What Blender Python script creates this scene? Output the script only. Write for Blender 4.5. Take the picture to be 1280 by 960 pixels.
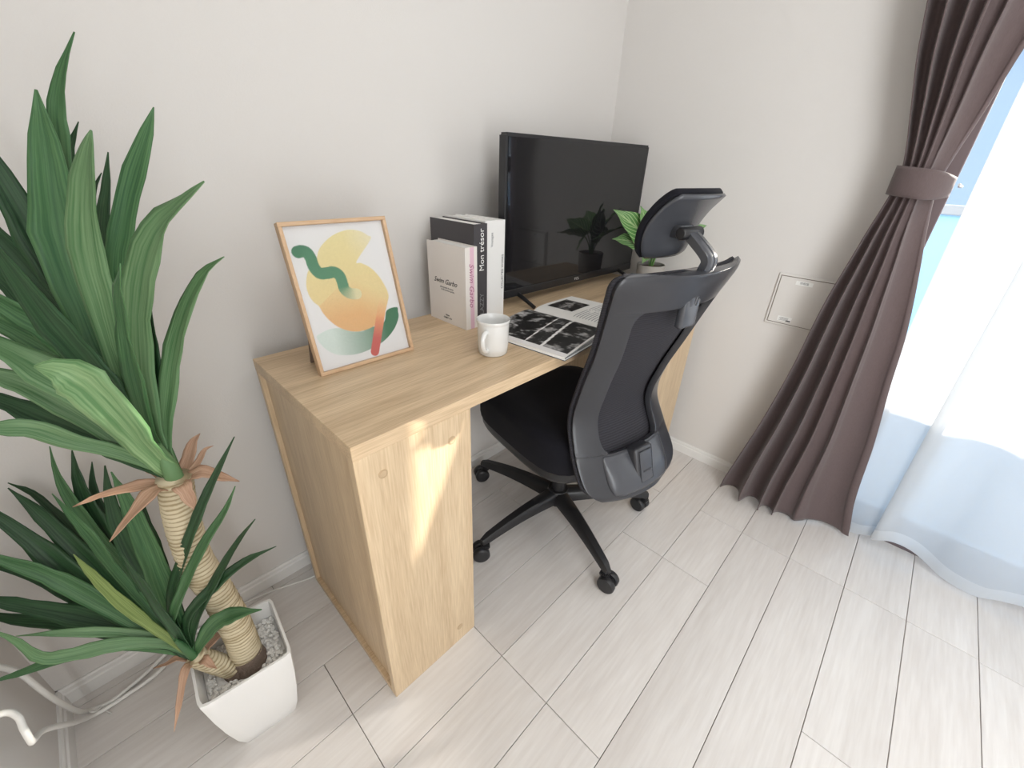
import bpy, bmesh, math, random, json
import numpy as np
from mathutils import Vector, Matrix, Euler, noise

for o in list(bpy.data.objects): bpy.data.objects.remove(o)
SC = bpy.context.scene
COL = SC.collection
R = math.radians
random.seed(7)

# ------------------------------------------------------------------ camera
cam = bpy.data.cameras.new('camera'); co = bpy.data.objects.new('camera', cam); COL.objects.link(co)
co.location = (-1.61883, -1.02058, 1.11443)
co.rotation_euler = (1.0817620, -0.0308509, -0.7980141)
cam.sensor_fit = 'HORIZONTAL'; cam.sensor_width = 36.0
cam.lens = 36.0*521.139/1280.0
cam.clip_start = 0.02
SC.camera = co

# ------------------------------------------------------------------ light
SC.view_settings.view_transform = 'Standard'
SC.view_settings.look = 'None'
SC.view_settings.gamma = 1.0
SC.view_settings.use_curve_mapping = False
SC.view_settings.exposure = 0.25
w = bpy.data.worlds.new('sky'); SC.world = w; w.use_nodes = True
bg = w.node_tree.nodes['Background']; bg.inputs[0].default_value = (0.62, 0.80, 1.0, 1); bg.inputs[1].default_value = 1.1
SUN_DIR = Vector((-0.92, 0.392, -0.320)).normalized()       # low winter sun through the window
sl = bpy.data.lights.new('sun', 'SUN'); so = bpy.data.objects.new('sun', sl); COL.objects.link(so)
sl.energy = 10.5; sl.angle = R(0.6); sl.color = (1.0, 0.93, 0.83)
so.location = (6, -4, 3); so.rotation_euler = SUN_DIR.to_track_quat('-Z', 'Y').to_euler()
al = bpy.data.lights.new('overhead_fill', 'AREA'); ao = bpy.data.objects.new('overhead_fill', al); COL.objects.link(ao)  # unseen fill light added overhead to lift the room
al.shape = 'DISK'; al.size = 0.9; al.energy = 7.0; al.color = (1.0, 0.99, 0.975)
ao.location = (-1.1, -1.75, 2.33)
dl = bpy.data.lights.new('left_fill', 'AREA'); do = bpy.data.objects.new('left_fill', dl); COL.objects.link(do)   # unseen fill added at the left wall to brighten the right wall
dl.shape = 'RECTANGLE'; dl.size = 1.1; dl.size_y = 1.9; dl.energy = 34.0; dl.color = (0.95, 0.98, 1.0)
do.location = (-1.90, -2.15, 1.05); do.rotation_euler = (R(88), 0, R(-82))

# ------------------------------------------------------------------ helpers
def link(o, parent=None):
    COL.objects.link(o)
    if parent is not None: o.parent = parent
    return o
def mesh(name, verts, faces, mat=None, parent=None, smooth=False, loc=None, rot=None):
    me = bpy.data.meshes.new(name); me.from_pydata([tuple(map(float, v)) for v in verts], [], faces); me.update()
    if mat is not None: me.materials.append(mat)
    if smooth: me.polygons.foreach_set('use_smooth', [True]*len(me.polygons))
    o = bpy.data.objects.new(name, me)
    if loc is not None: o.location = loc
    if rot is not None: o.rotation_euler = rot
    return link(o, parent)
def from_bm(name, bm, mat=None, parent=None, smooth=False, loc=None, rot=None, fix=True):
    if fix: bmesh.ops.recalc_face_normals(bm, faces=bm.faces[:])
    me = bpy.data.meshes.new(name); bm.to_mesh(me); bm.free()
    if mat is not None: me.materials.append(mat)
    if smooth: me.polygons.foreach_set('use_smooth', [True]*len(me.polygons))
    o = bpy.data.objects.new(name, me)
    if loc is not None: o.location = loc
    if rot is not None: o.rotation_euler = rot
    return link(o, parent)
def bm_box(bm, lo, hi, M=None):
    vs = [bm.verts.new(((lo, hi)[i][0], (lo, hi)[j][1], (lo, hi)[k][2])) for i in (0, 1) for j in (0, 1) for k in (0, 1)]
    if M is not None:
        for v in vs: v.co = M @ v.co
    for f in ((0,1,3,2),(4,6,7,5),(0,4,5,1),(2,3,7,6),(0,2,6,4),(1,5,7,3)): bm.faces.new([vs[i] for i in f])
def box(name, lo, hi, mat, parent=None, bevel=0.0, seg=2, loc=None, rot=None, smooth=False, M=None):
    bm = bmesh.new(); bm_box(bm, lo, hi, M)
    if bevel: bmesh.ops.bevel(bm, geom=bm.edges[:], offset=bevel, segments=seg, affect='EDGES', profile=0.5)
    o = from_bm(name, bm, mat, parent, smooth, loc, rot)
    if smooth: shade(o)
    return o
def shade(o, ang=40):
    me = o.data
    me.polygons.foreach_set('use_smooth', [True]*len(me.polygons))
    bm = bmesh.new(); bm.from_mesh(me)
    for e in bm.edges:
        if len(e.link_faces) == 2 and e.calc_face_angle(0) > R(ang): e.smooth = False
    bm.to_mesh(me); bm.free()
def catmull(pts, n):
    P = [np.array(p, float) for p in pts]; P = [2*P[0]-P[1]] + P + [2*P[-1]-P[-2]]
    out = []; segs = len(P)-3
    for i in range(n):
        u = i/(n-1)*segs; k = min(int(u), segs-1); t = u-k
        a, b, c, d = P[k:k+4]
        out.append(0.5*((2*b)+(c-a)*t+(2*a-5*b+4*c-d)*t*t+(3*b-a-3*c+d)*t**3))
    return out
def interp(keys, x):
    xs = [k[0] for k in keys]
    if x <= xs[0]: return np.array(keys[0][1:], float)
    if x >= xs[-1]: return np.array(keys[-1][1:], float)
    for i in range(len(xs)-1):
        if xs[i] <= x <= xs[i+1]:
            p1 = np.array(keys[i][1:], float); p2 = np.array(keys[i+1][1:], float); h = xs[i+1]-xs[i]
            m1 = (p2-np.array(keys[i-1][1:], float))/(xs[i+1]-xs[i-1]) if i > 0 else (p2-p1)/h
            m2 = (np.array(keys[i+2][1:], float)-p1)/(xs[i+2]-xs[i]) if i+2 < len(xs) else (p2-p1)/h
            t = (x-xs[i])/h
            return (2*t**3-3*t*t+1)*p1+(t**3-2*t*t+t)*h*m1+(-2*t**3+3*t*t)*p2+(t**3-t*t)*h*m2
def tube_geo(pts, rad, seg=12, flat=1.0, caps=True):
    pts = [np.array(p, float) for p in pts]; n = len(pts)
    if not hasattr(rad, '__len__'): rad = [rad]*n
    V = []; F = []
    ref = None
    for i in range(n):
        t = pts[min(i+1, n-1)]-pts[max(i-1, 0)]; t /= (np.linalg.norm(t)+1e-12)
        if ref is None:
            ref = np.array([0, 0, 1.]) if abs(t[2]) < .9 else np.array([1., 0, 0])
        a = np.cross(ref, t); a /= np.linalg.norm(a)+1e-12; b = np.cross(t, a); ref = b
        for k in range(seg):
            th = 2*math.pi*k/seg
            V.append(pts[i]+rad[i]*(math.cos(th)*a+flat*math.sin(th)*b))
    for i in range(n-1):
        for k in range(seg):
            F.append((i*seg+k, i*seg+(k+1) % seg, (i+1)*seg+(k+1) % seg, (i+1)*seg+k))
    if caps:
        F.append(tuple(range(seg))[::-1]); F.append(tuple((n-1)*seg+k for k in range(seg)))
    return V, F
def tube(name, pts, rad, mat, parent=None, seg=12, flat=1.0, **k):
    V, F = tube_geo(pts, rad, seg, flat)
    o = mesh(name, V, F, mat, parent, True, **k); shade(o, 60); return o
def lathe(name, prof, mat, parent=None, seg=40, loc=None, rot=None):
    V = []; F = []
    for r, z in prof:
        for k in range(seg): V.append((r*math.cos(2*math.pi*k/seg), r*math.sin(2*math.pi*k/seg), z))
    for i in range(len(prof)-1):
        for k in range(seg): F.append((i*seg+k, i*seg+(k+1) % seg, (i+1)*seg+(k+1) % seg, (i+1)*seg+k))
    if prof[0][0] > 1e-5: F.append(tuple(range(seg))[::-1])
    if prof[-1][0] > 1e-5: F.append(tuple((len(prof)-1)*seg+k for k in range(seg)))
    o = mesh(name, V, F, mat, parent, True, loc, rot); shade(o, 50); return o
def grid(name, fn, nu, nv, mat, parent=None, thick=0.0, smooth=True, uvs=False, mask=None, loc=None, rot=None):
    """surface fn(u,v) -> xyz, u,v in 0..1; thickness added by a solidify modifier"""
    V = [fn(i/nu, j/nv) for j in range(nv+1) for i in range(nu+1)]; F = []
    for j in range(nv):
        for i in range(nu):
            if mask and not mask(i, j): continue
            a = j*(nu+1)+i; F.append((a, a+1, a+nu+2, a+nu+1))
    o = mesh(name, V, F, mat, parent, smooth, loc, rot)
    if uvs:
        uvl = o.data.uv_layers.new(name='UVMap')
        for p in o.data.polygons:
            for li, vi in zip(p.loop_indices, p.vertices):
                uvl.data[li].uv = ((vi % (nu+1))/nu, (vi//(nu+1))/nv)
    if mask:
        bm = bmesh.new(); bm.from_mesh(o.data)
        bmesh.ops.delete(bm, geom=[v for v in bm.verts if not v.link_faces], context='VERTS'); bm.to_mesh(o.data); bm.free()
    if thick:
        m = o.modifiers.new('thickness', 'SOLIDIFY'); m.thickness = thick; m.offset = 0
    return o
def empty(name, loc=(0, 0, 0), rotz=0.0):
    o = bpy.data.objects.new(name, None); o.location = loc; o.rotation_euler = (0, 0, rotz); o.empty_display_size = .05
    return link(o)
def tag(o, label, cat, group=None):
    o['label'] = label; o['category'] = cat
    if group: o['group'] = group
    return o
def struct(o):
    o['kind'] = 'structure'; return o
def text(name, s, size, mat, parent=None, M=None, extrude=0.0002, shear=0.0, align='CENTER', sx=1.0):
    """flat lettering, as a mesh; M places the text's xy plane"""
    cu = bpy.data.curves.new(name, 'FONT'); cu.body = s; cu.size = size; cu.extrude = extrude; cu.shear = shear
    cu.align_x = align; cu.align_y = 'CENTER'; cu.resolution_u = 3
    t = bpy.data.objects.new('tmp', cu); COL.objects.link(t)
    bpy.context.view_layer.update()
    dg = bpy.context.evaluated_depsgraph_get()
    me = bpy.data.meshes.new_from_object(t.evaluated_get(dg)); bpy.data.objects.remove(t)
    me.name = name; me.materials.clear(); me.materials.append(mat)
    if sx != 1.0: me.transform(Matrix.Diagonal((sx, 1, 1, 1)))
    if M is not None: me.transform(M)
    return link(bpy.data.objects.new(name, me), parent)
def frame_M(o, x, y):
    x = Vector(x).normalized(); y = Vector(y).normalized(); z = x.cross(y)
    return Matrix(((x[0], y[0], z[0], o[0]), (x[1], y[1], z[1], o[1]), (x[2], y[2], z[2], o[2]), (0, 0, 0, 1)))

# ------------------------------------------------------------------ materials
class NT:
    def __init__(s, name):
        s.m = bpy.data.materials.new(name); s.m.use_nodes = True; s.t = s.m.node_tree; s.n = s.t.nodes
        s.p = s.n['Principled BSDF']; s.out = s.n['Material Output']
    def node(s, ty, **k):
        n = s.n.new(ty)
        for a, b in k.items(): setattr(n, a, b)
        return n
    def l(s, a, b): s.t.links.new(a, b)
def plain(name, col, rough=.5, metal=0.0, spec=.5, bump=None, coat=0.0, sheen=0.0):
    t = NT(name); p = t.p
    p.inputs['Base Color'].default_value = (*col, 1); p.inputs['Roughness'].default_value = rough
    p.inputs['Metallic'].default_value = metal; p.inputs['Specular IOR Level'].default_value = spec
    if coat: p.inputs['Coat Weight'].default_value = coat
    if sheen: p.inputs['Sheen Weight'].default_value = sheen
    if bump:
        sc, st, dist = bump
        tc = t.node('ShaderNodeTexCoord'); no = t.node('ShaderNodeTexNoise'); bu = t.node('ShaderNodeBump')
        no.inputs['Scale'].default_value = sc; no.inputs['Detail'].default_value = 4
        bu.inputs['Strength'].default_value = st; bu.inputs['Distance'].default_value = dist
        t.l(tc.outputs['Object'], no.inputs['Vector']); t.l(no.outputs['Fac'], bu.inputs['Height']); t.l(bu.outputs['Normal'], p.inputs['Normal'])
    return t.m
def wood(name, c1, c2, axis='X', scale=9.0, stretch=14.0, rough=.45, rand=0.0, tone=0.0, spec=.5, fine=.5):
    """streaky grain along an axis; per-object offset for planks"""
    t = NT(name); tc = t.node('ShaderNodeTexCoord'); mp = t.node('ShaderNodeMapping')
    sc = {'X': (1/stretch, 1, 1), 'Y': (1, 1/stretch, 1), 'Z': (1, 1, 1/stretch)}[axis]
    mp.inputs['Scale'].default_value = sc
    oi = t.node('ShaderNodeObjectInfo'); vm = t.node('ShaderNodeVectorMath', operation='MULTIPLY_ADD')
    if rand:
        cb = t.node('ShaderNodeCombineXYZ')
        for k in range(3): t.l(oi.outputs['Random'], cb.inputs[k])
        vm.inputs[1].default_value = (rand, rand, rand); t.l(cb.outputs[0], vm.inputs[0]); t.l(tc.outputs['Object'], vm.inputs[2])
        t.l(vm.outputs[0], mp.inputs['Vector'])
    else: t.l(tc.outputs['Object'], mp.inputs['Vector'])
    n1 = t.node('ShaderNodeTexNoise'); n1.inputs['Scale'].default_value = scale; n1.inputs['Detail'].default_value = 6
    n1.inputs['Roughness'].default_value = .6; n1.inputs['Distortion'].default_value = .6
    n2 = t.node('ShaderNodeTexNoise'); n2.inputs['Scale'].default_value = scale*14; n2.inputs['Detail'].default_value = 3
    t.l(mp.outputs[0], n1.inputs['Vector']); t.l(mp.outputs[0], n2.inputs['Vector'])
    mx = t.node('ShaderNodeMix', data_type='FLOAT'); mx.inputs[0].default_value = fine
    t.l(n1.outputs['Fac'], mx.inputs[2]); t.l(n2.outputs['Fac'], mx.inputs[3])
    cr = t.node('ShaderNodeValToRGB'); cr.color_ramp.elements[0].position = .36; cr.color_ramp.elements[1].position = .64
    cr.color_ramp.elements[0].color = (*c2, 1); cr.color_ramp.elements[1].color = (*c1, 1)
    t.l(mx.outputs[0], cr.inputs[0])
    src = cr.outputs[0]
    if tone:
        hs = t.node('ShaderNodeHueSaturation'); mr = t.node('ShaderNodeMapRange')
        mr.inputs[3].default_value = 1-tone; mr.inputs[4].default_value = 1+tone
        t.l(oi.outputs['Random'], mr.inputs[0]); t.l(mr.outputs[0], hs.inputs['Value']); t.l(src, hs.inputs['Color']); src = hs.outputs[0]
    t.l(src, t.p.inputs['Base Color'])
    t.p.inputs['Roughness'].default_value = rough; t.p.inputs['Specular IOR Level'].default_value = spec
    bu = t.node('ShaderNodeBump'); bu.inputs['Strength'].default_value = .12; bu.inputs['Distance'].default_value = .001
    t.l(mx.outputs[0], bu.inputs['Height']); t.l(bu.outputs[0], t.p.inputs['Normal'])
    return t.m
def vcol(name, rough=.5, spec=.5):
    t = NT(name); a = t.node('ShaderNodeVertexColor', layer_name='Col'); t.l(a.outputs[0], t.p.inputs['Base Color'])
    t.p.inputs['Roughness'].default_value = rough; t.p.inputs['Specular IOR Level'].default_value = spec
    return t.m
def leafmat(name, c1, c2, rough=.42):
    t = NT(name); uv = t.node('ShaderNodeUVMap', uv_map='UVMap'); mp = t.node('ShaderNodeMapping'); mp.inputs['Scale'].default_value = (9, 1.6, 1)
    oi = t.node('ShaderNodeObjectInfo'); ad = t.node('ShaderNodeVectorMath', operation='ADD'); cb = t.node('ShaderNodeCombineXYZ')
    t.l(uv.outputs[0], mp.inputs[0]); t.l(oi.outputs['Random'], cb.inputs[2]); t.l(mp.outputs[0], ad.inputs[0]); t.l(cb.outputs[0], ad.inputs[1])
    n = t.node('ShaderNodeTexNoise'); n.inputs['Scale'].default_value = 1.6; n.inputs['Detail'].default_value = 4
    t.l(ad.outputs[0], n.inputs['Vector'])
    cr = t.node('ShaderNodeValToRGB'); cr.color_ramp.elements[0].position = .32; cr.color_ramp.elements[1].position = .7
    cr.color_ramp.elements[0].color = (*c1, 1); cr.color_ramp.elements[1].color = (*c2, 1)
    t.l(n.outputs['Fac'], cr.inputs[0]); t.l(cr.outputs[0], t.p.inputs['Base Color'])
    t.p.inputs['Roughness'].default_value = rough; t.p.inputs['Specular IOR Level'].default_value = .45
    bu = t.node('ShaderNodeBump'); bu.inputs['Strength'].default_value = .3; bu.inputs['Distance'].default_value = .002
    t.l(n.outputs['Fac'], bu.inputs['Height']); t.l(bu.outputs[0], t.p.inputs['Normal'])
    tr = t.node('ShaderNodeBsdfTranslucent'); t.l(cr.outputs[0], tr.inputs[0])
    mx = t.node('ShaderNodeMixShader'); mx.inputs[0].default_value = .18
    t.l(t.p.outputs[0], mx.inputs[1]); t.l(tr.outputs[0], mx.inputs[2]); t.l(mx.outputs[0], t.out.inputs[0])
    return t.m
def sheer(name, col, transp, transl):
    t = NT(name); t.n.remove(t.p)
    d = t.node('ShaderNodeBsdfDiffuse'); tl = t.node('ShaderNodeBsdfTranslucent'); tp = t.node('ShaderNodeBsdfTransparent')
    d.inputs[0].default_value = (*col, 1); tl.inputs[0].default_value = (*col, 1)
    m1 = t.node('ShaderNodeMixShader'); m1.inputs[0].default_value = transl; t.l(d.outputs[0], m1.inputs[1]); t.l(tl.outputs[0], m1.inputs[2])
    m2 = t.node('ShaderNodeMixShader'); m2.inputs[0].default_value = transp; t.l(m1.outputs[0], m2.inputs[1]); t.l(tp.outputs[0], m2.inputs[2])
    t.l(m2.outputs[0], t.out.inputs[0]); return t.m
def glass(name, refl=.06):
    t = NT(name); t.n.remove(t.p)
    g = t.node('ShaderNodeBsdfGlossy'); g.inputs['Roughness'].default_value = .01; tp = t.node('ShaderNodeBsdfTransparent')
    fr = t.node('ShaderNodeFresnel'); fr.inputs[0].default_value = 1.3
    mx = t.node('ShaderNodeMixShader'); t.l(fr.outputs[0], mx.inputs[0]); t.l(tp.outputs[0], mx.inputs[1]); t.l(g.outputs[0], mx.inputs[2])
    t.l(mx.outputs[0], t.out.inputs[0]); return t.m

M_wall = plain('wallpaper', (.735, .71, .685), .85, spec=.2, bump=(420, .28, .0012))
M_ceil = plain('ceiling_paper', (.85, .84, .82), .9, spec=.2)
M_base = plain('white_trim', (.82, .81, .79), .5)
M_floor_gap = plain('floor_gap', (.16, .13, .11), .8)
M_plank = wood('pale_plank', (.75, .72, .695), (.635, .595, .565), 'X', 8, 12, .28, rand=37, tone=.035, fine=.45)
M_desk_x = wood('oak_along', (.72, .545, .355), (.48, .34, .205), 'X', 22, 26, .42, fine=.5)
M_desk_z = wood('oak_upright', (.70, .545, .36), (.52, .375, .23), 'Z', 22, 22, .42, fine=.5)
M_desk_c = plain('oak_cover', (.52, .38, .235), .5)
M_frame = wood('frame_oak_x', (.66, .46, .29), (.52, .33, .19), 'X', 30, 12, .5)
M_framez = wood('frame_oak_z', (.66, .46, .29), (.52, .33, .19), 'Z', 30, 12, .5)
M_blk = plain('black_plastic', (.018, .018, .02), .38, bump=(900, .08, .0004))
M_gry = plain('charcoal_plastic', (.034, .035, .041), .28, bump=(1200, .06, .0003))
M_gry2 = plain('grey_plastic', (.062, .065, .075), .25, bump=(1200, .06, .0003))
M_fab = plain('black_fabric', (.010, .010, .014), .95, spec=.15, bump=(700, .4, .001), sheen=.05)
def netting():
    t = NT('black_netting'); tc = t.node('ShaderNodeTexCoord'); w1 = t.node('ShaderNodeTexWave'); w1.bands_direction = 'Z'; w1.inputs['Scale'].default_value = 55
    w1.inputs['Distortion'].default_value = .8; w1.inputs['Detail'].default_value = 2
    n = t.node('ShaderNodeTexNoise'); n.inputs['Scale'].default_value = 420
    t.l(tc.outputs['Object'], w1.inputs['Vector']); t.l(tc.outputs['Object'], n.inputs['Vector'])
    mx = t.node('ShaderNodeMix', data_type='FLOAT'); mx.inputs[0].default_value = .45; t.l(w1.outputs['Fac'], mx.inputs[2]); t.l(n.outputs['Fac'], mx.inputs[3])
    cr = t.node('ShaderNodeValToRGB'); cr.color_ramp.elements[0].color = (.008, .008, .011, 1); cr.color_ramp.elements[1].color = (.034, .032, .041, 1)
    t.l(mx.outputs[0], cr.inputs[0]); t.l(cr.outputs[0], t.p.inputs['Base Color']); t.p.inputs['Roughness'].default_value = .85
    bu = t.node('ShaderNodeBump'); bu.inputs['Strength'].default_value = .5; bu.inputs['Distance'].default_value = .0015
    t.l(mx.outputs[0], bu.inputs['Height']); t.l(bu.outputs[0], t.p.inputs['Normal']); return t.m
M_net = netting()
M_screen = plain('screen_glass', (.012, .012, .014), .05, spec=.5)
M_tv = plain('tv_black', (.014, .014, .016), .3)
M_white = plain('white_print', (.9, .9, .9), .5)
M_cer = plain('white_ceramic', (.76, .76, .745), .22, coat=.3)
M_pot = plain('white_pot_plastic', (.86, .855, .84), .3)
M_stone = plain('white_stone', (.88, .86, .82), .8)
M_soil = plain('brown_soil', (.16, .115, .085), .95, bump=(160, 1, .006))
M_conc = plain('grey_concrete', (.36, .34, .315), .85, bump=(90, .5, .002))
M_cable = plain('white_cable', (.80, .79, .76), .4)
M_bronze = plain('bronze_aluminium', (.15, .115, .12), .4, metal=.3)
M_panel = plain('box_cover', (.74, .715, .685), .45)
M_gap = plain('dark_gap', (.20, .165, .14), .8)
M_sticker = plain('sticker', (.88, .88, .86), .5)
M_ink = plain('black_ink', (.03, .03, .035), .6)
M_inkg = plain('grey_ink', (.22, .22, .23), .6)
M_pink = plain('pink_ink', (.42, .16, .26), .6)
M_pinkp = plain('pale_pink_print', (.74, .50, .59), .6)
M_paper = plain('paper', (.84, .825, .79), .7)
M_cream = plain('book_cream', (.80, .755, .715), .55)
M_bdark = plain('book_charcoal', (.055, .05, .055), .45, bump=(60, .1, .002))
M_bwht = plain('book_white', (.83, .82, .80), .5)
M_navy = plain('cover_navy', (.03, .05, .09), .4)
M_glass = glass('clear_glass')
M_sheer = sheer('sheer_voile', (.76, .78, .80), .17, .48)
M_hem = sheer('sheer_hem', (.90, .91, .92), .12, .7)
def drape():
    t = NT('brown_drape'); tc = t.node('ShaderNodeTexCoord'); n = t.node('ShaderNodeTexNoise'); n.inputs['Scale'].default_value = 500
    mp = t.node('ShaderNodeMapping'); mp.inputs['Scale'].default_value = (1, 1, .25); t.l(tc.outputs['Object'], mp.inputs[0]); t.l(mp.outputs[0], n.inputs['Vector'])
    cr = t.node('ShaderNodeValToRGB'); cr.color_ramp.elements[0].color = (.10, .072, .072, 1); cr.color_ramp.elements[1].color = (.155, .115, .114, 1)
    t.l(n.outputs['Fac'], cr.inputs[0]); t.l(cr.outputs[0], t.p.inputs['Base Color']); t.p.inputs['Roughness'].default_value = .75
    t.p.inputs['Specular IOR Level'].default_value = .3; t.p.inputs['Sheen Weight'].default_value = .25
    bu = t.node('ShaderNodeBump'); bu.inputs['Strength'].default_value = .2; bu.inputs['Distance'].default_value = .0008
    t.l(n.outputs['Fac'], bu.inputs['Height']); t.l(bu.outputs[0], t.p.inputs['Normal'])
    tr = t.node('ShaderNodeBsdfTranslucent'); tr.inputs[0].default_value = (.30, .20, .18, 1)
    mx = t.node('ShaderNodeMixShader'); mx.inputs[0].default_value = .12; t.l(t.p.outputs[0], mx.inputs[1]); t.l(tr.outputs[0], mx.inputs[2]); t.l(mx.outputs[0], t.out.inputs[0])
    return t.m
M_drape = drape()
M_rail = plain('rail_white', (.8, .8, .78), .4)
M_balc = plain('balcony_grey', (.52, .54, .56), .8)
M_blue = sheer('balcony_blue_panel', (.50, .72, .90), .0, .6)
M_bldg = plain('neighbour_wall', (.66, .72, .80), .8)
LEAF = [leafmat('leaf_dark', (.012, .048, .018), (.05, .13, .052)), leafmat('leaf_mid', (.035, .12, .045), (.12, .26, .105)),  # real leaf greens, with some of the light and shade baked into them
        leafmat('leaf_light', (.08, .20, .075), (.23, .38, .19)), leafmat('leaf_pale', (.12, .27, .10), (.33, .50, .25)),
        leafmat('leaf_yellow', (.16, .24, .06), (.32, .42, .14))]
M_tan = leafmat('dry_sheath', (.42, .24, .15), (.60, .40, .28), .6)
def rope():
    t = NT('jute_wrap'); tc = t.node('ShaderNodeTexCoord'); wv = t.node('ShaderNodeTexWave'); wv.bands_direction = 'Z'
    wv.inputs['Scale'].default_value = 38; wv.inputs['Distortion'].default_value = 2.2; wv.inputs['Detail'].default_value = 3; wv.inputs['Detail Scale'].default_value = 1.4
    n = t.node('ShaderNodeTexNoise'); n.inputs['Scale'].default_value = 14; t.l(tc.outputs['Object'], wv.inputs[0]); t.l(tc.outputs['Object'], n.inputs[0])
    cr = t.node('ShaderNodeValToRGB'); cr.color_ramp.elements[0].position = .08; cr.color_ramp.elements[1].position = .55
    cr.color_ramp.elements[0].color = (.30, .235, .13, 1); cr.color_ramp.elements[1].color = (.60, .52, .36, 1)  # darker bands paint groove shade between the jute wraps
    mx = t.node('ShaderNodeMix', data_type='FLOAT'); mx.inputs[0].default_value = .25; t.l(wv.outputs['Fac'], mx.inputs[2]); t.l(n.outputs['Fac'], mx.inputs[3])
    t.l(mx.outputs[0], cr.inputs[0]); t.l(cr.outputs[0], t.p.inputs['Base Color']); t.p.inputs['Roughness'].default_value = .85
    bu = t.node('ShaderNodeBump'); bu.inputs['Strength'].default_value = .6; bu.inputs['Distance'].default_value = .0015
    t.l(mx.outputs[0], bu.inputs['Height']); t.l(bu.outputs[0], t.p.inputs['Normal']); return t.m
M_rope = rope()
M_bark = plain('brown_stump', (.20, .15, .12), .9, bump=(120, .8, .004))

# ------------------------------------------------------------------ room shell
XL, XR, YB, YF, H = -1.948, 0.008, 0.025, -3.2, 2.4
YO0, YO1, ZO0, ZO1 = -0.945, -2.65, 0.0, 2.02          # window opening in the right wall
floor = struct(box('floor', (XL-.1, YF-.1, -.06), (XR+.12, YB+.1, -.006), M_floor_gap))
struct(box('ceiling', (XL-.1, YF-.1, H), (XR+.12, YB+.1, H+.06), M_ceil))
struct(box('wall_back', (XL-.1, YB, -.06), (XR+.12, YB+.1, H), M_wall))
struct(box('wall_left', (XL-.1, YF, -.06), (XL, YB, H), M_wall))
struct(box('wall_front', (XL-.1, YF-.1, -.06), (XR+.12, YF, H), M_wall))
bm = bmesh.new()
bm_box(bm, (XR, YO0, -.06), (XR+.12, YB, H)); bm_box(bm, (XR, YF, -.06), (XR+.12, YO1, H)); bm_box(bm, (XR, YO1, ZO1), (XR+.12, YO0, H))
struct(from_bm('wall_right', bm, M_wall))
def skirting(name, a, b, nrm):
    a = Vector(a); b = Vector(b); n = Vector(nrm); prof = [(0, 0), (.010, 0), (.010, .034), (.007, .037), (.007, .046), (.004, .050), (0, .050)]
    V = [p+n*d+Vector((0, 0, z)) for p in (a, b) for d, z in prof]; k = len(prof)
    F = [(i, (i+1) % k, k+(i+1) % k, k+i) for i in range(k)] + [tuple(range(k))[::-1], tuple(range(k, 2*k))]
    o = mesh(name, V, F, M_base)
    bm = bmesh.new(); bm.from_mesh(o.data); bmesh.ops.recalc_face_normals(bm, faces=bm.faces[:]); bm.to_mesh(o.data); bm.free()
    return struct(o)
skirting('baseboard_back', (XL, YB, 0), (XR, YB, 0), (0, -1, 0))
skirting('baseboard_left', (XL, YF, 0), (XL, YB, 0), (1, 0, 0))
skirting('baseboard_right', (XR, YO0+.01, 0), (XR, YB, 0), (-1, 0, 0))
# planks: rows along x, width .1481
Y0, PW = -0.5976, 0.1481
JOINTS = {-4: [-1.3, -.45], -3: [-1.62, -.75], -2: [-1.501, -.62], -1: [-1.501, -1.173, -.31], 0: [-1.173, -.589], 1: [-1.173, -.589, -.29], 2: [-1.45, -.29], 3: [-1.30, -.29], 4: [-.806, -.29], 5: [-1.35, -.29], 6: [-1.1, -.3]}
for row in range(-5, 18):
    y1 = min(Y0-row*PW, YB-.0005); y0 = Y0-(row+1)*PW
    y0 = max(y0, YF)
    if y1-y0 < .004: continue
    js = JOINTS.get(row) or sorted(random.uniform(XL+.2, XR-.2) for _ in range(2))
    xs = [XL+.0005]+list(js)+[XR+.03 if YO1 < y0 and y1 < YO0 else XR-.0005]
    g = .0007
    for xa, xb in zip(xs, xs[1:]):
        b = bmesh.new(); bm_box(b, (xa+g, y0+g, -.006), (xb-g, y1-g, 0))
        bmesh.ops.bevel(b, geom=[e for e in b.edges if all(v.co.z > -.001 for v in e.verts)], offset=.0007, segments=1, affect='EDGES')
        from_bm('plank', b, M_plank, floor)

# window: bronze sliding sash, sill track, clear panes
win = empty('window_1', (XR+.03, -1.8, 0)); struct(win)
def wbox(name, lo, hi, mat, par=win, bevel=.002):
    o = box(name, tuple(np.array(lo)-np.array(win.location)), tuple(np.array(hi)-np.array(win.location)), mat, par, bevel, 1); return o
X0, X1 = XR+.022, XR+.105
wbox('jamb', (X0, YO0-.062, .0), (X1, YO0, ZO1), M_bronze); wbox('jamb', (X0, YO1, .0), (X1, YO1+.06, ZO1), M_bronze)
wbox('head', (X0, YO1, ZO1-.05), (X1, YO0, ZO1), M_bronze); wbox('sill_track', (X0, YO1+.06, -.02), (X1, YO0-.062, .008), M_bronze)
ym = (YO0+YO1)/2
for (ya, yb, xx) in ((YO0-.028, ym-.03, X0+.052), (ym+.03, YO1+.06, X0+.02)):
    s = wbox('sash', (xx, yb, .008), (xx+.024, ya, .07), M_bronze)
    wbox('rail', (xx, yb, ZO1-.10), (xx+.024, ya, ZO1-.05), M_bronze, win)
    wbox('stile', (xx, ya-.032, .09), (xx+.024, ya, ZO1-.10), M_bronze, win); wbox('stile', (xx, yb, .09), (xx+.024, yb+.032, ZO1-.10), M_bronze, win)
    wbox('pane', (xx+.009, yb+.032, .09), (xx+.014, ya-.032, ZO1-.10), M_glass, win, 0)
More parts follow.
